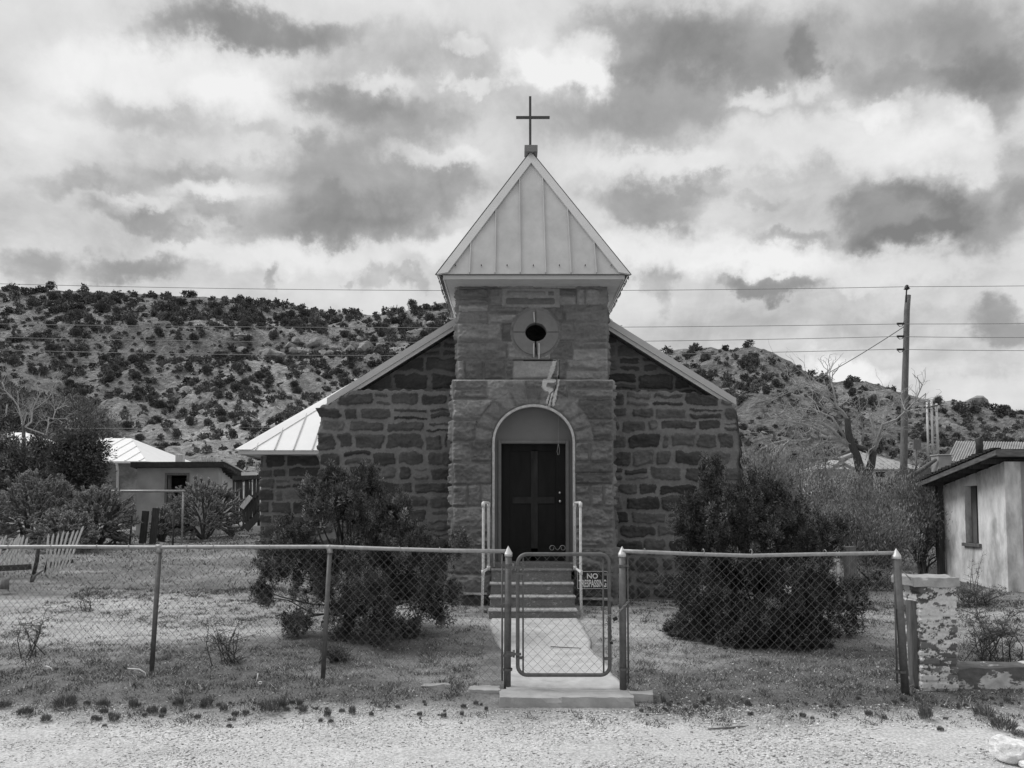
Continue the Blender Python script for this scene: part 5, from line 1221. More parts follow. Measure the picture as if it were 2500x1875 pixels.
# pipe frame, posts, pickets
pfm = thing('pipe_frame', 'bare horizontal pipe on one upright in front of the shed', 'frame', (XX(447, 20.5), 20.5, gz(-7, 20.5)))
mb = MB(); mb.tube([P(255, 1199, 20.5), P(452, 1199, 20.5)], .035, 8); mb.build('cross_pipe', M_['galv'], pfm)
mb = MB(); a = P(447, 1198, 20.5); mb.tube([a, (a.x, 20.5, gz(a.x, 20.5)-.1)], .028, 8); mb.build('upright', M_['galv'], pfm)
for (pts, lab) in ((((352, 1247), (360, 1330), 17), 'left one of two square dark timber posts before the shed'), (((381, 1240), (372, 1330), 17), 'right one of two square dark timber posts before the shed')):
    (ax, ay), (bx, by), wpx = pts; Y = 20; mb = MB(); w = 12.5/F*Y
    if ax == 381: a, b = P(ax, ay, Y), P(bx, by, Y)
    else: a, b = P(356, 1247, Y), P(347, 1330, Y)
    b.z = gz(b.x, Y)-.1; mb.beam(b, a, w, w, up=(0, 1, 0)); tag(mb.build('timber_post', M_['wood_dark'], bevel=.008, origin=b), lab, 'post')
for (a, b, lab) in (((323, 1258), (316, 1332), 'thin dark stake left of the two timber posts'), ((424, 1250), (422, 1330), 'thin metal stake left of the pipe upright')):
    Y = 19.5; A_, B_ = P(*a, Y), P(*b, Y); B_.z = gz(B_.x, Y)-.1; mb = MB(); mb.tube([B_, A_], .022, 6); tag(mb.build('stake', M_['wood_dark'], origin=B_), lab, 'stake')
def pickets(label, specs, Y, rails):
    root = thing('picket_fence', label, 'fence', P(specs[0][2], specs[0][3], Y))
    for (ax, ay, bx, by) in specs:
        A_, B_ = P(ax, ay, Y), P(bx, by, Y); d = (A_-B_).normalized(); sd_ = Vector((d.z, 0, -d.x)); w = .017; mb = MB()
        mb.prism([B_-sd_*w, B_+sd_*w, A_+sd_*w-d*.05, A_, A_-sd_*w-d*.05], (0, .02, 0)); mb.build('picket', M_['wood_light'], root)
    for (a, b) in rails: mb = MB(); mb.beam(P(*a, Y+.04), P(*b, Y+.04), .04, .07); mb.build('rail', M_['wood_dark'], root)
pickets('leaning piece of bleached picket fence with nine pickets', [(118, 1303, 110, 1398), (130, 1303, 115, 1402), (142, 1302, 124, 1402), (155, 1296, 131, 1400), (166, 1297, 138, 1398), (180, 1294, 147, 1392), (190, 1294, 155, 1388), (203, 1284, 165, 1384), (118, 1360, 108, 1400)], 14.2, [((112, 1318), (200, 1302)), ((110, 1380), (178, 1370))])
pickets('collapsed leftmost piece of picket fence leaning far right', [(15, 1306, -14, 1385), (30, 1318, -4, 1388), (40, 1312, 6, 1388), (47, 1303, 18, 1385), (50, 1310, 27, 1382), (-5, 1310, -30, 1385), (57, 1306, 38, 1382), (66, 1312, 50, 1380), (6, 1312, -20, 1386)], 14.4, [((-30, 1350), (44, 1330))])
mb = MB(); A_ = P(97, 1310, 14); B_ = P(75, 1410, 14); B_.z = gz(B_.x, 14)-.1; mb.tube([B_, P(90, 1370, 14), A_], [.035, .035, .03], 7); tag(mb.build('crooked_post', M_['wood_dark'], origin=B_), 'dark crooked post between the two picket fence pieces', 'post')
mb = MB(); mb.beam(P(-10, 1388, 13.8), P(72, 1384, 13.8), .12, .1); tag(mb.build('fallen_beam', M_['wood_dark'], origin=P(30, 1388, 13.8)), 'dark fallen beam lying below the collapsed pickets', 'beam')
mb = MB(); mb.tube([P(78, 1420, 13.3), P(86, 1405, 13.3), P(106, 1392, 13.3)], [.03, .022, .012], 7); mb.tube([P(84, 1408, 13.3), P(68, 1398, 13.3)], [.016, .008], 6); tag(mb.build('dead_branch', M_['wood'], origin=P(80, 1420, 13.3)), 'forked dead branch on the ground below the picket fence', 'branch')
mb = MB(); mb.tube([P(11, 1438, 12.8), P(13, 1414, 12.8)], [.07, .06], 9); tag(mb.build('tree_stump', M_['wood'], origin=P(11, 1438, 12.8)), 'pale little stump in the weeds at the left edge', 'stump')
# wooden post behind right juniper
mb = MB(); A_ = P(2072, 1334, 12.3); B_ = P(2084, 1478, 12.3); B_.z = gz(B_.x, 12.3)-.1; mb.beam(B_, A_, .17, .14, up=(0, 1, 0)); tag(mb.build('timber_post', M_['wood'], bevel=.01, origin=B_), 'leaning grey timber post just right of the dark juniper', 'post')
mb = MB(); A_ = P(2041, 1331, 13); B_ = P(2043, 1372, 13); mb.beam(B_, A_, .09, .05, up=(0, 1, 0)); B2 = Vector((B_.x, 13, gz(B_.x, 13)-.1)); mb.beam(B2, B_+Vector((.02, 0, 0)), .05, .04, up=(0, 1, 0)); tag(mb.build('marker_post', M_['wood_light'], origin=B2), 'white marker post half behind the dark juniper', 'post')

# stucco house at right
RX0 = XX(2454, 15, 1200); y_n, y_f = 15.0, RX0/((2303-1250)/F)*1.0; zn, zf = ZZ(1127, y_n), ZZ(1185, y_f); zb_n = -.15
rh = thing('stucco_house', 'small stained white stucco house with a sloping dark roof at the right', 'house', (RX0+2, 16, 0))
wy0, wy1 = RX0/((2386-1250)/F), RX0/((2354-1250)/F); wz0, wz1 = ZZ(1326, (wy0+wy1)/2), ZZ(1186, (wy0+wy1)/2)
zl_ = lambda y: zn+(zf-zn)*(y-y_n)/(y_f-y_n)
mb = MB(); th = .32
mb.prism([(RX0, y_n, zb_n), (RX0, wy0, zb_n), (RX0, wy0, zl_(wy0)), (RX0, y_n, zn)], (th, 0, 0)); mb.prism([(RX0, wy1, zb_n), (RX0, y_f, zb_n), (RX0, y_f, zf), (RX0, wy1, zl_(wy1))], (th, 0, 0))
mb.prism([(RX0, wy0, zb_n), (RX0, wy1, zb_n), (RX0, wy1, wz0), (RX0, wy0, wz0)], (th, 0, 0)); mb.prism([(RX0, wy0, wz1), (RX0, wy1, wz1), (RX0, wy1, zl_(wy1)), (RX0, wy0, zl_(wy0))], (th, 0, 0)); mb.build('side_wall', M_['adobe'], rh)
MB().box((RX0+th, y_n, zb_n), (RX0+4.5, y_n+.3, zn)).build('front_wall', mat_patch('shaded_stained_stucco', .38, .27, .52, 1.3, soft=.1, stretch=(1, 1, .7), var=.14), rh)  # front wall's shade put into a darker coat; the stains are its own
mb = MB(); mb.box((RX0+th, y_f-.3, zb_n), (RX0+4.5, y_f, zf)); mb.box((RX0+4.2, y_n+.3, zb_n), (RX0+4.5, y_f-.3, zf)); mb.build('rear_wall', M_['adobe_grey'], rh)
wn = MB().box((RX0+.14, wy0, wz0), (RX0+.17, wy1, wz1)).build('window', M_['shutter'], rh)
MB().box((RX0-.06, wy0-.09, wz0-.07), (RX0+.14, wy1+.06, wz0)).build('window_sill', M_['wood'], wn, bevel=.006)
mb = MB(); mb.beam((RX0+.1, wy0+.015, wz0), (RX0+.1, wy0+.015, wz1), .05, .05); mb.beam((RX0+.135, (wy0*.45+wy1*.55), wz0), (RX0+.135, (wy0*.45+wy1*.55), wz1), .012, .02); mb.build('window_frame', M_['wood_dark'], wn)
mb = MB(); ov = .42; ya, yb2 = y_n-.42, y_f+.5; dz = (zf-zn)/(y_f-y_n); za = zn-.42*dz+.14; zb2 = zf+.5*dz+.14
prof = [(ya, za), (yb2, zb2)]
mb.add([(RX0-ov, ya, za), (RX0+5, ya, za), (RX0+5, yb2, zb2), (RX0-ov, yb2, zb2)]+[(RX0-ov, ya, za-.05), (RX0+5, ya, za-.05), (RX0+5, yb2, zb2-.05), (RX0-ov, yb2, zb2-.05)], ((0, 1, 2, 3), (7, 6, 5, 4), (0, 4, 5, 1), (1, 5, 6, 2), (2, 6, 7, 3), (3, 7, 4, 0))); rf = mb.build('roof', M_['tar'], rh)
mb = MB(); mb.add([(RX0-ov-.03, ya-.03, za-.02), (RX0-ov-.03, yb2, zb2-.02), (RX0-ov-.03, yb2, zb2-.12), (RX0-ov-.03, ya-.03, za-.12), (RX0-ov, ya-.03, za-.02), (RX0-ov, yb2, zb2-.02), (RX0-ov, yb2, zb2-.12), (RX0-ov, ya-.03, za-.12)], ((0, 1, 2, 3), (7, 6, 5, 4), (0, 4, 5, 1), (3, 2, 6, 7), (0, 3, 7, 4), (1, 5, 6, 2)))
mb.box((RX0-ov+.001, ya-.03, za-.15), (RX0+5, ya-.002, za-.01)); mb.build('fascia', M_['fascia_old'], rf)
rgg = random.Random(3); mb = MB()
for k in range(26):   # ragged tar paper along the edge
    y = ya+(yb2-ya)*k/26; z = za+(zb2-za)*k/26; h = rgg.uniform(.0, .05); mb.box((RX0-ov-.05, y, z-.01), (RX0-ov+.1, y+(yb2-ya)/26*rgg.uniform(.8, 1.4), z+.015+h))
mb.build('ragged_edge', M_['tar'], rf)
mb = MB()
for k in range(6): y = y_n+.15+k*(y_f-y_n-.2)/5; mb.beam((RX0-ov+.03, y, zl_(y)+.04), (RX0+.6, y, zl_(y)+.04), .07, .1); mb.cut()
mb.build_each('rafter_end', M_['wood_dark'], rf)
mb = MB(); mb.beam((RX0-.09, y_f+.02, zb_n), (RX0-.09, y_f+.02, zf-.02), .12, .12, up=(0, 1, 0)); mb.build('corner_post', M_['wood_dark'], rh)
mb = MB(); mb.beam((RX0-.8, y_f+.1, zf-.08), (RX0+.1, y_f+.1, zf-.04), .08, .08); mb.build('gutter', M_['wood'], rh)
# second roof behind it
h4 = thing('tin_roof_house', 'pale corrugated tin roof of a second house behind the stucco house', 'house', (P(2440, 1120, 27).x, 27, gz(17, 27)))
mb = MB(); a, b = P(2336, 1078, 28.5), P(2700, 1084, 28.5); c, d = P(2312, 1128, 26), P(2700, 1134, 26); mb.add([a, b, d, c]+[v-Vector((0, 0, .06)) for v in (a, b, d, c)], ((0, 3, 2, 1), (4, 5, 6, 7), (0, 1, 5, 4), (1, 2, 6, 5), (2, 3, 7, 6), (3, 0, 4, 7)))
n = 60
for k in range(n): t = k/n; mb.tube([a.lerp(b, t)+Vector((0, 0, .01)), c.lerp(d, t)+Vector((0, 0, .01))], .03, 4, cap=False)
mb.build('roof', M_['tin'], h4)
mb = MB(); e = P(2350, 1120, 31); mb.add([a-Vector((0, 0, .06)), c-Vector((0, 0, .06)), Vector((a.x+.1, 31, c.z-.1))], ((0, 1, 2),)); mb.prism([c+Vector((.5, .2, -.1)), d+Vector((0, .2, -.1)), (d.x, d.y+.2, 0), (c.x+.5, c.y+.2, 0)], (0, 4.4, 0)); mb.build('wall', M_['wood_dark'], h4)
mb = MB(); c_ = P(2391, 1085, 26.2); mb.tube([c_-Vector((0, 0, .4)), c_+Vector((0, 0, .2))], .12, 8); mb.build('chimney', M_['tar'], h4)
mb = MB(); c_ = P(2308, 1125, 22); mb.box((c_.x-.2, 22, c_.z-.6), (c_.x+.2, 22.4, c_.z+.15)); mb.box((c_.x-.23, 21.97, c_.z+.151), (c_.x+.23, 22.43, c_.z+.19)); mb.box((c_.x-.15, 22.05, gz(c_.x, 22)-.1), (c_.x+.15, 22.35, c_.z-.601)); tag(mb.build('water_tank', M_['tin'], bevel=.02, origin=(c_.x, 22.2, gz(c_.x, 22))), 'small square tank behind the stucco house roof', 'tank')
mb = MB(); mb.tube([P(2215, 1168, 23), P(2245, 1150, 22.5), P(2285, 1122, 22)], [.08, .07, .05], 7); 
rg = np.random.default_rng(5)
for k in range(12): twigs(mb, P(2215+k*6, 1168-k*3.7, 22.6), Vector((rg.normal()*.7, rg.normal()*.3, .6)).normalized(), .5, .02, 2, rg, .6, 2)
tag(mb.build('fallen_branch', M_['wood'], origin=P(2250, 1168, 23)), 'broken bare branch leaning left of the stucco house roof', 'branch')

# ------------------------------------------------------------------ utility pole and lines
PY = 34.0; pb_ = P(2206, 1200, PY); pt_ = P(2217, 721, PY); gb = gz(pb_.x, PY)
up_ = thing('utility_pole', 'tall leaning wooden utility pole behind the feathery shrubs', 'pole', (pb_.x-.08, PY, gb))
mb = MB(); bb0 = pb_+(pb_-pt_).normalized()*((pb_.z-gb+.2)/((pt_-pb_).normalized().z)); mb.tube([bb0, P(2207, 1100, PY), P(2209, 950, PY), P(2212, 850, PY), P(2214, 760, PY), pt_], [.165, .155, .145, .13, .125, .12], 14); mb.build('shaft', M_['wood'], up_)
mb = MB(); mb.tube([P(2212, 738, PY-.16), P(2213, 712, PY-.16), P(2214, 706, PY-.16)], .03, 6); mb.build('top_pin', M_['insul'], up_)
def insul(px, py, parent, r=.09):
    mb = MB(); c = P(px, py, PY-.16); mb.tube([c-Vector((0, 0, .12)), c-Vector((0, 0, .06)), c-Vector((0, 0, .055)), c, c+Vector((0, 0, .01)), c+Vector((0, 0, .08)), c+Vector((0, 0, .13))], [r*.3, r*1.9, r*.8, r*1.6, r*.7, r*1.1, r*.3], 10); mb.build('insulator', M_['insul'], parent)
insul(2214, 702, up_, .075)
for py in (790, 821, 853):
    mb = MB(); c = P(2190, py, PY-.2); mb.tube([c, P(2207, py, PY-.2)], [.05, .05], 7); mb.tube([P(2190, py+1, PY-.2), P(2196, py+7, PY-.2), P(2203, py+6, PY-.2), P(2207, py-6, PY-.2)], .018, 5); mb.build('wire_clamp', M_['insul'], up_)
def wire(name, label, pts, r=.013, Y=PY-.2):
    mb = MB(); W = [P(a, b, Y if len(q) == 0 else q[0]) for a, b, *q in pts]
    xs_ = np.array([p.x for p in W]); zs_ = np.array([p.z for p in W]); ys_ = np.array([p.y for p in W]); n = 40; t = np.linspace(0, 1, n)
    s = np.linspace(0, 1, len(W)); X = np.interp(t, s, xs_); 
    k = np.polyfit(xs_, zs_, min(2, len(W)-1)); Z = np.polyval(k, X); Yv = np.interp(t, s, ys_)
    mb.tube([(a, b, c) for a, b, c in zip(X, Yv, Z)], r, 5, cap=False); tag(mb.build(name, M_['wirecable'], origin=(X[0], Yv[0], Z[0])), label, 'wire', 'overhead lines strung past the church')
sp = [('top overhead line crossing the sky at the tower eave', (700, 689, 707, 709, 700), 698), ('second overhead line below the top one', (790, 789, 799, 798, 791), 790), ('third overhead line from the top', (822, 820, 837, 831, 822), 824), ('fourth overhead line, lowest of the close set', (855, 850, 870, 863, 853), 856)]
for lab, (ypole, a, b, c, d), rr in sp:
    wire('overhead_wire', lab+', left of the utility pole', [(-300, a-4), (0, a+2), (700, b), (1550, c), (2206, d)])
    wire('overhead_wire', lab+', right of the utility pole', [(2208, d), (2500, rr), (3000, rr-8)])
wire('overhead_wire', 'lowest faint line running behind the church above the house roofs', [(150, 1046), (600, 1044), (1200, 1040), (1700, 1024), (1900, 1026)], .010)
wire('service_wire', 'slanting service cable from the utility pole down to the left', [(2206, 795), (2130, 852, 36), (2010, 915, 40), (1830, 985, 46)], .022)
hf = thing('wooden_pole_rack', 'three thin poles with a crossbar on the slope right of the utility pole', 'pole', (P(2268, 1110, 75).x, 75, P(2268, 1110, 75).z))
for a, b in (((2263, 982), (2266, 1090)), ((2274, 977), (2277, 1105)), ((2286, 985), (2290, 1090))):
    mb = MB(); A_ = P(*a, 75); B_ = P(*b, 75); B_.z -= 1; mb.tube([B_, A_], .10, 6); mb.build('pole', M_['wood_light'], hf)
mb = MB(); mb.beam(P(2262, 995, 74.8), P(2289, 990, 74.8), .12, .16); mb.build('crossbar', M_['wood'], hf)
mb = MB(); A_ = P(2236, 1070, 60); B_ = P(2237, 1165, 60); mb.tube([B_-Vector((0, 0, 2)), A_], .07, 6); mb.box((A_.x-.3, 59.8, A_.z-.9), (A_.x+.3, 59.95, A_.z-.1)); tag(mb.build('meter_post', M_['wood'], origin=B_), 'thin post with a small box right of the utility pole base', 'post')

# ------------------------------------------------------------------ hill shrubs and rocks
def shrub_mesh(name, seed, n, alb, L_=.15, W=.12, squash=.85):
    rg = np.random.default_rng(seed); nc = 9; C_ = rg.uniform(-1, 1, size=(nc, 3))*np.array([.38, .38, .3])+np.array([0, 0, .75*squash]); cr_ = rg.uniform(.35, .6, nc)
    i = rg.integers(0, nc, n); v = rg.normal(size=(n, 3)); v /= np.linalg.norm(v, axis=1, keepdims=True); Pn = C_[i]+v*(cr_[i]*rg.uniform(.6, 1, n))[:, None]; Pn[:, 2] = np.maximum(Pn[:, 2], .02)
    D = v+np.array([0, 0, .5])+rg.normal(size=(n, 3))*.4; V, Fc, a = sprigs(Pn, D, L_, W, rg, alb*rg.uniform(.6, 1.5, n)); return V, Fc, a
def protomesh(name, V, Fc, a, m):
    o = npmesh(name, V, Fc, m, alb=a); me = o.data; bpy.data.objects.remove(o); return me
protos = [shrub_mesh('s', 500+i, 1300, .092+.018*(i % 3), squash=(.8, 1.0, .9, 1.15, .75)[i]) for i in range(5)]
pm = [protomesh('hill_juniper_foliage', *p, M_['leaf']) for p in protos]
light = [shrub_mesh('s', 520+i, 150, .095+.02*(i % 3), L_=.4, W=.3) for i in range(6)]
stem = MB(); stem.tube([(0, 0, -.4), (.03, 0, .3), (0, .04, .8)], [.09, .07, .04], 6)
so_ = stem.build('tmp', M_['bark']); stem_me = so_.data; bpy.data.objects.remove(so_)
def hill_pt(px, s):
    r = ridge(px); Y = Y0+(r-Y0)*s; X = (px-1250)/F*Y; return X, Y, float(hill_z(np.array(px, float), np.array(Y, float)))
rg = np.random.default_rng(77); cand = []
tries = 0
while len(cand) < 6200 and tries < 120000:
    tries += 1
    px = rg.uniform(-350, 2750); s = rg.uniform(.03, 1.0)
    if 1120 < px < 1470 and s < .9: continue
    n = float(fbm(px/70., s*9, 0, 60, 3))
    if px < 1300: dens = np.interp(s, [0, .15, .35, .45, .6, .8, .95, 1], [.42, .36, .34, .8, 1.1, 1.0, .7, 1.3])
    else: dens = np.interp(s, [0, .3, .6, .9, 1], [.38, .40, .40, .3, .16])
    if rg.random() > dens*(.55+1.1*n+.35): continue
    X, Y, Z = hill_pt(px, s)
    wpx = rg.choice([rg.uniform(6, 13), rg.uniform(10, 19), rg.uniform(18, 31)]) if s > .34 or px > 1300 else rg.choice([rg.uniform(7, 13), rg.uniform(16, 27), rg.uniform(20, 30)])*(1 if px < 1300 else .95)*np.interp(s, [0, .5, 1], [1.2, 1.0, .85]); cand.append((px, s, X, Y, Z, wpx*Y/F, wpx))
cand.sort(key=lambda c: -c[6]*(1 if -30 < c[0] < 2530 else 0))
GRP = 'junipers dotted over the hillside'
protoO = None
for i, (px, s, X, Y, Z, w, wp) in enumerate(cand[:290]):
    sc = w/1.9
    o = bpy.data.objects.new('hill_juniper', pm[i % 5]); COL.objects.link(o); o.location = (X, Y, Z-.1*sc); o.scale = (sc, sc, sc*rg.uniform(.85, 1.15)); o.rotation_euler = (0, 0, rg.uniform(0, 6.28))
    tag(o, 'dark rounded juniper bush growing on the stony hillside', 'juniper', GRP)
VV, FF, AA, b = [], [], [], 0
for i, (px, s, X, Y, Z, w, wp) in enumerate(cand[290:]):
    V, Fc, a = light[i % 6]; sc = w/1.9; th = rg.uniform(0, 6.28); c, s_ = math.cos(th), math.sin(th); Rm = np.array([[c, -s_, 0], [s_, c, 0], [0, 0, rg.uniform(.8, 1.15)]])
    VV.append((V*sc)@Rm.T+np.array([X, Y, Z-.1*sc])); FF.append(Fc+b); AA.append(a*rg.uniform(.8, 1.3)); b += len(V)
tag(npmesh('hill_scrub', np.concatenate(VV), np.concatenate(FF), M_['leaf'], alb=np.concatenate(AA)), kind='stuff')
# rocks: big slabs one by one, the scree as stuff
rm_ = [rock_mesh('rock', 600+i, 1, .8, .45, 2, M_['rock'], 9, .15) for i in range(5)]
GR2 = 'sandstone slabs on the hillside'; spots = []
for k in range(70): spots.append((rg.uniform(1830, 2500) if k < 40 else rg.uniform(500, 1080), None))
n_ = 0
for k in range(150):
    if k < 60: px, s = rg.uniform(1560, 2520), rg.uniform(.1, .85)
    elif k < 110: px, s = rg.uniform(-20, 1100), rg.uniform(.35, .85)
    else: px = rg.uniform(540, 930); s = .735+rg.uniform(-.015, .02)
    X, Y, Z = hill_pt(px, s); wpx = rg.uniform(8, 24) if k < 110 else rg.uniform(22, 52); sc = wpx/F*Y/2
    o = put('hill_slab', rm_[k % 5], (X, Y, Z+.12*sc), (rg.uniform(-.3, .3), rg.uniform(-.25, .25), rg.uniform(0, 6.28)), (sc, sc, sc*(rg.uniform(.6, 1.1) if k < 110 else rg.uniform(1.0, 1.7))))
    tag(o, 'pale angular sandstone slab lying on the hillside', 'rock', GR2)
for (px, py, wp, hp, lab) in ((2388, 973, 62, 46, 'large rounded boulder on the skyline at the right'), (2455, 985, 40, 26, 'lower boulder on the skyline just right of the largest one'), (2160, 1000, 46, 26, 'pale block of rock behind the utility pole')):
    X, Y, Z = hill_pt(px, .995 if py < 990 else .8); k = Y/F
    tag(put('skyline_boulder', rm_[1], (X, Y, Z+hp*k*(.08 if py < 990 else .0)), (0, .1, .5), (wp*k/1.7, wp*k/1.7, hp*k/.8)), lab, 'boulder')
base_r = []
for i in range(5):
    me = rock_mesh('r', 700+i, 1, .8, .5, 1, None, 5, .2); V = np.array([v.co[:] for v in me.vertices]); Fc = np.array([p.vertices[:] for p in me.polygons]); base_r.append((V, Fc))
VV, FF, AA, b = [], [], [], 0
for k in range(7600):
    if k < 3400: px, s = rg.uniform(1480, 2600), rg.uniform(.02, .97)
    else: px, s = rg.uniform(-150, 1130), rg.uniform(.05, .95)
    if px > 1480 and rg.random() > .5+float(fbm(px/50., s*12, 0, 71, 2)): continue
    r = ridge(px); Y = Y0+(r-Y0)*s; X = (px-1250)/F*Y; base_r_ = base_r[k % 5]; wpx = 2.6+rg.exponential(3.8); sc = wpx/F*Y/2; th = rg.uniform(0, 6.28); c, s_ = math.cos(th), math.sin(th)
    Rm = np.array([[c, -s_, 0], [s_, c, 0], [rg.uniform(-.3, .3), rg.uniform(-.3, .3), rg.uniform(.5, 1)]]); VV.append((base_r_[0]*sc)@Rm.T); AA.append(np.full(len(base_r_[0]), .27*rg.uniform(.4, 1.8))); FF.append(base_r_[1]+b); b += len(base_r_[0]); spots.append((px, Y, X, len(base_r_[0])))
sp2 = spots[70:]; Zs = hill_z(np.array([q[0] for q in sp2]), np.array([q[1] for q in sp2]))
for i, q in enumerate(sp2): VV[i] += np.array([q[2], q[1], Zs[i]+.05])
tag(npmesh('hill_scree', np.concatenate(VV), np.concatenate(FF), M_['hillsoil'], alb=np.concatenate(AA)), kind='stuff')

# ------------------------------------------------------------------ grass, gravel, weeds
def build_grass():
    rg = np.random.default_rng(88); N = 420000
    X = np.concatenate([rg.uniform(-7.5, 9.5, N), rg.uniform(-14, 14, 90000)]); u = rg.random(N); Y = np.concatenate([6.6+(13.5-6.6)*u**1.25, rg.uniform(13, 26, 90000)])
    gm = grassy(X, Y); cl = fbm(X*7, Y*7, 0, 90, 3)
    keep = rg.random(len(X)) < np.clip(gm*1.0-.18+1.3*cl, .02, 1)*.85
    keep &= ~((X > -.33) & (X < 1.08) & (Y > 7.0) & (Y < 12.2)) & ~((X > FX0) & (X < FX1) & (Y > 12.6))
    keep &= ~((np.abs(X-TC) < 1.35) & (Y > 12))
    keep |= False
    X, Y = X[keep], Y[keep]; n = len(X); Z = g(X, Y)-.004; far = np.clip((Y-9)/12, 0, 1)
    h = (.010+.020*rg.random(n)**2.5)*(1+1.3*np.clip(gm[keep], 0, 1)*np.clip(.2+2*cl[keep], 0, 1.3))*(1+1.0*far); w = .005*(1+2.0*far); a = rg.uniform(0, 6.28, n); ln = rg.uniform(.2, 1.6, n)*h
    dx, dy = np.cos(a), np.sin(a); b = rg.uniform(0, 6.28, n)
    B = np.stack([X, Y, Z], 1); V = np.stack([B+np.stack([dx*w, dy*w, 0*w], 1), B-np.stack([dx*w, dy*w, 0*w], 1), B+np.stack([np.cos(b)*ln, np.sin(b)*ln, h], 1)], 1).reshape(-1, 3)
    A = np.repeat(np.where(rg.random(n) < .25, .40, .13)*rg.uniform(.6, 1.4, n)*(1+.4*fbm(X*1.5, Y*2, 0, 95, 3)), 3)
    tag(npmesh('dry_grass', V, np.arange(3*n).reshape(n, 3), M_['grass'], alb=A), kind='stuff')
build_grass()
def build_gravel():
    rg = np.random.default_rng(89); n = 85000; Y = 4.9+(7.15-4.9)*rg.random(n); X = rg.uniform(-.72, .76, n)*Y
    n2 = 22000; Y = np.concatenate([Y, rg.uniform(7.1, 12.5, n2)]); X = np.concatenate([X, rg.uniform(-6, 7, n2)])
    road = fbm(X*1.5, Y*2, 0, 96, 3); keep = (rg.random(len(X)) < .55+road) & ~((X > XX(1215, 7.1, 1700)) & (X < XX(1555, 7.1, 1700)) & (Y > 7.03) & (Y < 7.45)) & ~((X > -.35) & (X < 1.1) & (Y > 7) & (Y < 10.8)) ; X, Y = X[keep], Y[keep]; n = len(X)
    s = .003+.0085*rg.random(n)**3.0; s *= np.where(X > .5, 1.25, 1)
    oc = np.array([[1, 0, 0], [0, 1, 0], [-1, 0, 0], [0, -1, 0], [0, 0, .6], [0, 0, -.6]]); of = np.array([[0, 1, 4], [1, 2, 4], [2, 3, 4], [3, 0, 4], [1, 0, 5], [2, 1, 5], [3, 2, 5], [0, 3, 5]])
    th = rg.uniform(0, 6.28, n); j = 1+.35*rg.normal(size=(n, 6, 1)).clip(-1.5, 1.5); L_ = oc[None]*j; asp = rg.uniform(.6, 1.5, n)
    x = L_[..., 0]*asp[:, None]; y = L_[..., 1]; V = np.stack([x*np.cos(th)[:, None]-y*np.sin(th)[:, None], x*np.sin(th)[:, None]+y*np.cos(th)[:, None], L_[..., 2]], -1)*s[:, None, None]
    V += np.stack([X, Y, g(X, Y)+s*.25], 1)[:, None, :]; Fc = (of[None]+6*np.arange(n)[:, None, None]).reshape(-1, 3)
    A = np.repeat(np.clip(.55+.17*rg.normal(size=n), .15, .85), 6)
    tag(npmesh('gravel', V.reshape(-1, 3), Fc, M_['pebble'], alb=A), kind='stuff')
build_gravel()
def weed_mesh(seed, n=260, r=.09, h=.11, alb=.09):
    rg = np.random.default_rng(seed); a = rg.uniform(0, 6.28, n); rr = r*np.sqrt(rg.random(n)); Pn = np.stack([rr*np.cos(a), rr*np.sin(a), h*.6*rg.random(n)*(1-rr/r*.6)], 1)
    D = np.stack([np.cos(a)*.6, np.sin(a)*.6, np.full(n, .9)], 1)+rg.normal(size=(n, 3))*.35; V, Fc, al = sprigs(Pn, D, h*.5, .009, rg, alb*rg.uniform(.6, 1.6, n)); return protomesh('weed_tuft', V, Fc, al, M_['leaf'])
wm = [weed_mesh(i, 300, r=.09+.01*(i % 3), h=.08+.03*(i % 4), alb=.135) for i in range(5)]
GW = 'weed tufts on the gravel'
weeds = [(62,1728,60,'widest low weed tuft near the left corner of the gravel'),(112,1745,32,'small weed tuft right of the widest one at the left corner'),(158,1712,62,'dark weed tuft with a double crown on the left gravel'),(175,1686,26,'small weed tuft near the grass edge at the left'),
 (252,1698,46,None),(255,1725,30,None),(231,1742,24,None),(279,1745,30,None),(326,1715,30,None),(213,1688,24,None),(372,1725,42,None),(352,1732,16,None),(505,1707,34,None),(440,1703,26,None),(535,1707,20,None),(575,1731,30,None),(600,1728,22,None),(660,1722,62,'wide weed tuft on the gravel left of the gate'),(690,1715,30,None),(560,1758,20,None),(395,1735,20,None),(10,1710,44,'dark weed tuft cut by the left photo edge'),
 (740,1722,22,None),(800,1735,26,None),(835,1722,22,None),(2295,1767,26,'lone little weed tuft on the gravel below the brick pillar'),(2450,1765,80,'wide dark weed on the gravel in front of the low wall'),(2400,1735,60,'weed tuft at the grass edge in front of the low wall'),(2260,1742,44,None),(2490,1780,50,'weed tuft cut by the right photo edge'),(2120,1730,30,None),(1960,1735,22,None)]
_r = random.Random(41)
for k in range(105):
    px = _r.choice([_r.uniform(190, 1190), _r.uniform(1560, 2500)]); weeds.append((px, _r.triangular(1690, 1765, 1700)-(8 if px > 1560 else 0), _r.triangular(6, 26, 9), None))
for i, (px, py, w, lab) in enumerate(weeds):
    Y = 6.6
    for _ in range(6): Y = (HC-gz(XX(px, Y, py), Y))*F/(py+8-HZ)
    x = XX(px, Y, py); sc = w*.72/F*Y/.2
    o = put('weed_tuft', wm[i % 5], (x, Y, gz(x, Y)), (0, 0, i*1.3), (sc*.85, sc*.85, sc*(1.9 if sc < .6 else 1.3)))
    tag(o, lab or 'small dark weed tuft growing in the pale gravel', 'weed', GW)
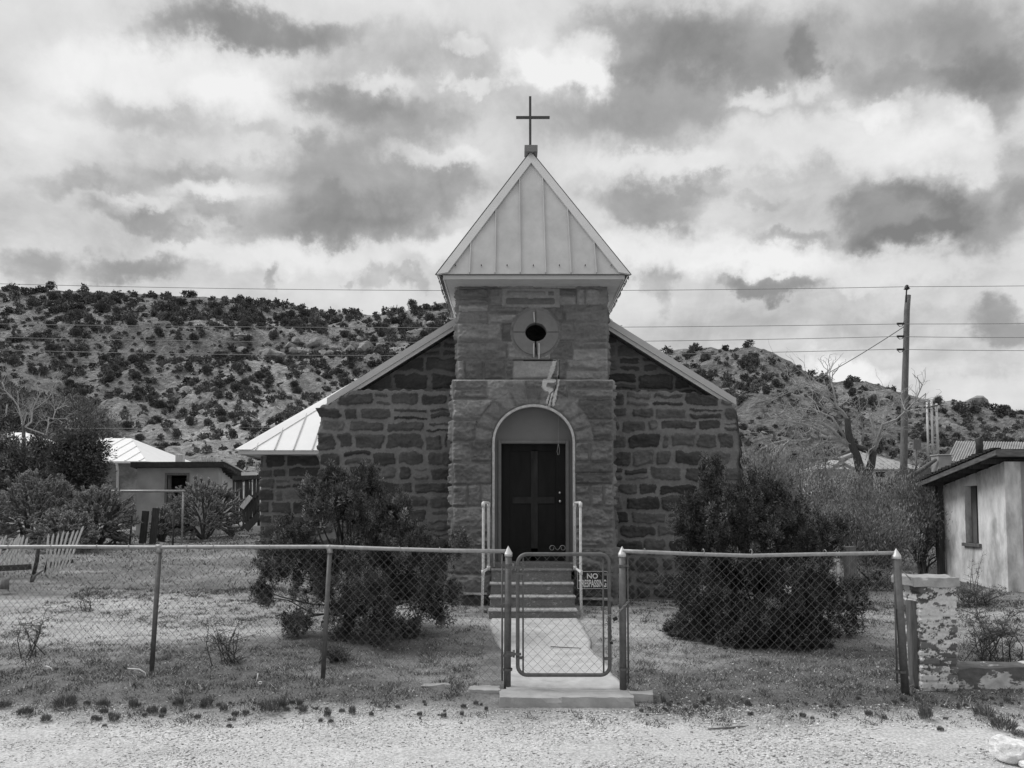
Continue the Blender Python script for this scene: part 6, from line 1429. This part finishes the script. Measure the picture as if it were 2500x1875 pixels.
def twig_plant(name, label, px, py, wpx, hpx, n, seed, leafn=500, alb=.14, group=None, cat='shrub'):
    Y = 8
    for _ in range(6): Y = max(5, min((HC-gz(XX(px, Y, py), Y))*F/(py-HZ), 60))
    rg = np.random.default_rng(seed); x = XX(px, Y, py); base = Vector((x, Y, gz(x, Y)-.01)); root = thing(name, label, cat, base, group); w, h = wpx/F*Y/2, hpx/F*Y; mb = MB(); ends = []
    for k in range(n):
        a = rg.uniform(0, 6.28); e = base+Vector((w*math.cos(a)*rg.uniform(.2, 1), w*.6*math.sin(a), h*rg.uniform(.55, 1))); s = base+Vector((w*.35*rg.normal(), .05*rg.normal(), 0)); m1 = s.lerp(e, .5)+Vector((rg.normal()*.03, rg.normal()*.02, .02))
        mb.tube([s, m1, e], [.006, .0045, .002], 5, cap=False)
        for j in range(5):
            p = m1.lerp(e, rg.random()) if j > 1 else s.lerp(m1, rg.random()); q = p+Vector((rg.normal()*.09, rg.normal()*.06, .08*rg.random()+.02)); mb.tube([p, q], [.003, .0015], 4, cap=False); ends.append((p, q))
    mb.build('stem', M_['bark'], root); T = np.array([[*p, *q] for p, q in ends]); i = rg.integers(0, len(T), leafn); t = rg.random(leafn)[:, None]
    Pn = T[i, :3]*(1-t)+T[i, 3:]*t+rg.normal(size=(leafn, 3))*.015; foliage('foliage', M_['leaf'], root, Pn, rg.normal(size=(leafn, 3))+np.array([0, 0, .5]), .03, .008, rg, alb*rg.uniform(.6, 1.4, leafn))
twig_plant('thin_shrub', 'sparse leafless twiggy shrub behind the fence, left of the ragged juniper', 545, 1615, 150, 120, 12, 801, 700, .10)
twig_plant('thin_shrub', 'slanting twiggy weed behind the fence at the left edge', 70, 1600, 110, 110, 7, 802, 600, .10)
twig_plant('thin_shrub', 'airy twiggy shrub over the low wall right of the brick pillar', 2420, 1622, 170, 150, 16, 803, 4500, .14)
twig_plant('thin_shrub', 'small twiggy plant on the bare dirt far behind the fence', 210, 1490, 60, 45, 5, 804, 120, .09)
twig_plant('thin_shrub', 'sapling climbing the front of the stucco house wall', 2385, 1455, 60, 130, 4, 805, 200, .1)
# low brush at the foot of the stucco house and in the yards
for i, (px, py, w, h, lab, al) in enumerate([(2390, 1478, 170, 50, 'low brush at the foot of the stucco house wall', .13), (2150, 1440, 190, 70, 'pale dry brush behind the chain link corner post', .26), (820, 1610, 110, 40, 'dry grass tuft around the trunk of the ragged juniper', .16), (600, 1315, 60, 40, 'pale dry weeds beside the church annex corner', .35), (350, 1325, 120, 35, 'pale dry weeds around the two timber posts', .3)]):
    twig_plant('brush_clump', lab, px, py, w, h, 26, 820+i, 3500 if i < 2 else 1500, al, cat='brush')
# white bent tubes in the grass, stick, loose items
for pts, lab, Y in (([(312, 1632), (340, 1634), (354, 1642), (357, 1655)], 'bent white plastic tube in the grass near the left fence post', 7.85), ([(630, 1644), (628, 1656), (624, 1668)], 'short straight white tube standing in the grass before the fence', 7.7), ([(112, 1626), (124, 1630), (128, 1638)], 'thin pale curved wire in the grass near the left photo edge', 7.9)):
    mb = MB(); W = [P(a, b, Y+.0) for a, b in pts]; mb.tube(W, .0055, 6); tag(mb.build('white_tube', M_['pvc'], origin=W[-1]), lab, 'tube')
mb = MB(); c = P(635, 1667, 7.55); mb.tube([c+Vector((.018*math.cos(a), 0, .012*math.sin(a))) for a in [k*math.pi/6 for k in range(13)]], .005, 6); tag(mb.build('white_ring', M_['pvc'], origin=c), 'tiny white ring beside the straight white tube', 'ring')
mb = MB(); mb.tube([(XX(1345, 8.9, 1560), 9.0, gz(.4, 9.0)+.04), (XX(1420, 8.9, 1565), 8.95, gz(.4, 8.95)+.035)], [.008, .004], 6); tag(mb.build('stick', M_['wood'], origin=(XX(1380, 9, 1560), 9, .15)), 'thin stick lying on the concrete path behind the gate', 'stick')
mb = MB(); W = [(XX(a, 6.55, 1722), 6.55+.03*i, gz(XX(a, 6.55), 6.6)+.012) for i, a in enumerate((1728, 1775, 1815, 1835))]; mb.tube(W, [.007, .008, .006, .003], 6); tag(mb.build('stick', M_['wood'], origin=W[0]), 'long thin stick lying on the gravel right of the gate', 'stick')
me = slab_rough(XX(1640, 12, 1468), XX(1710, 12, 1468), 12.0, 12.2, -.02, gz(2.8, 12)+.05, 95, .02, .05); me.materials.append(M_['rock']); tag(link('flat_stone', me, origin=(2.7, 12.1, .1)), 'flat stone at the foot of the wall right of the tower', 'stone')
for sx in (0, 1):
    x0, x1 = (XX(1108, 11.9, 1450), XX(1190, 11.9, 1450)) if sx == 0 else (XX(1412, 11.9, 1450), XX(1495, 11.9, 1450))
    zt = ZZ(1449 if sx == 0 else 1462, 11.85)
    me = slab_rough(x0, x1, 11.85, 12.06, zt-.025, zt, 96+sx, .012, .05); me.materials.append(M_['step_nose']); link('foundation_ledge', me, church)
    me = slab_rough(x0+.01, x1-.01, 11.88, 12.06, -.05, zt-.027, 98+sx, .02, .05); me.materials.append(M_['foot']); link('foundation_stone', me, church)
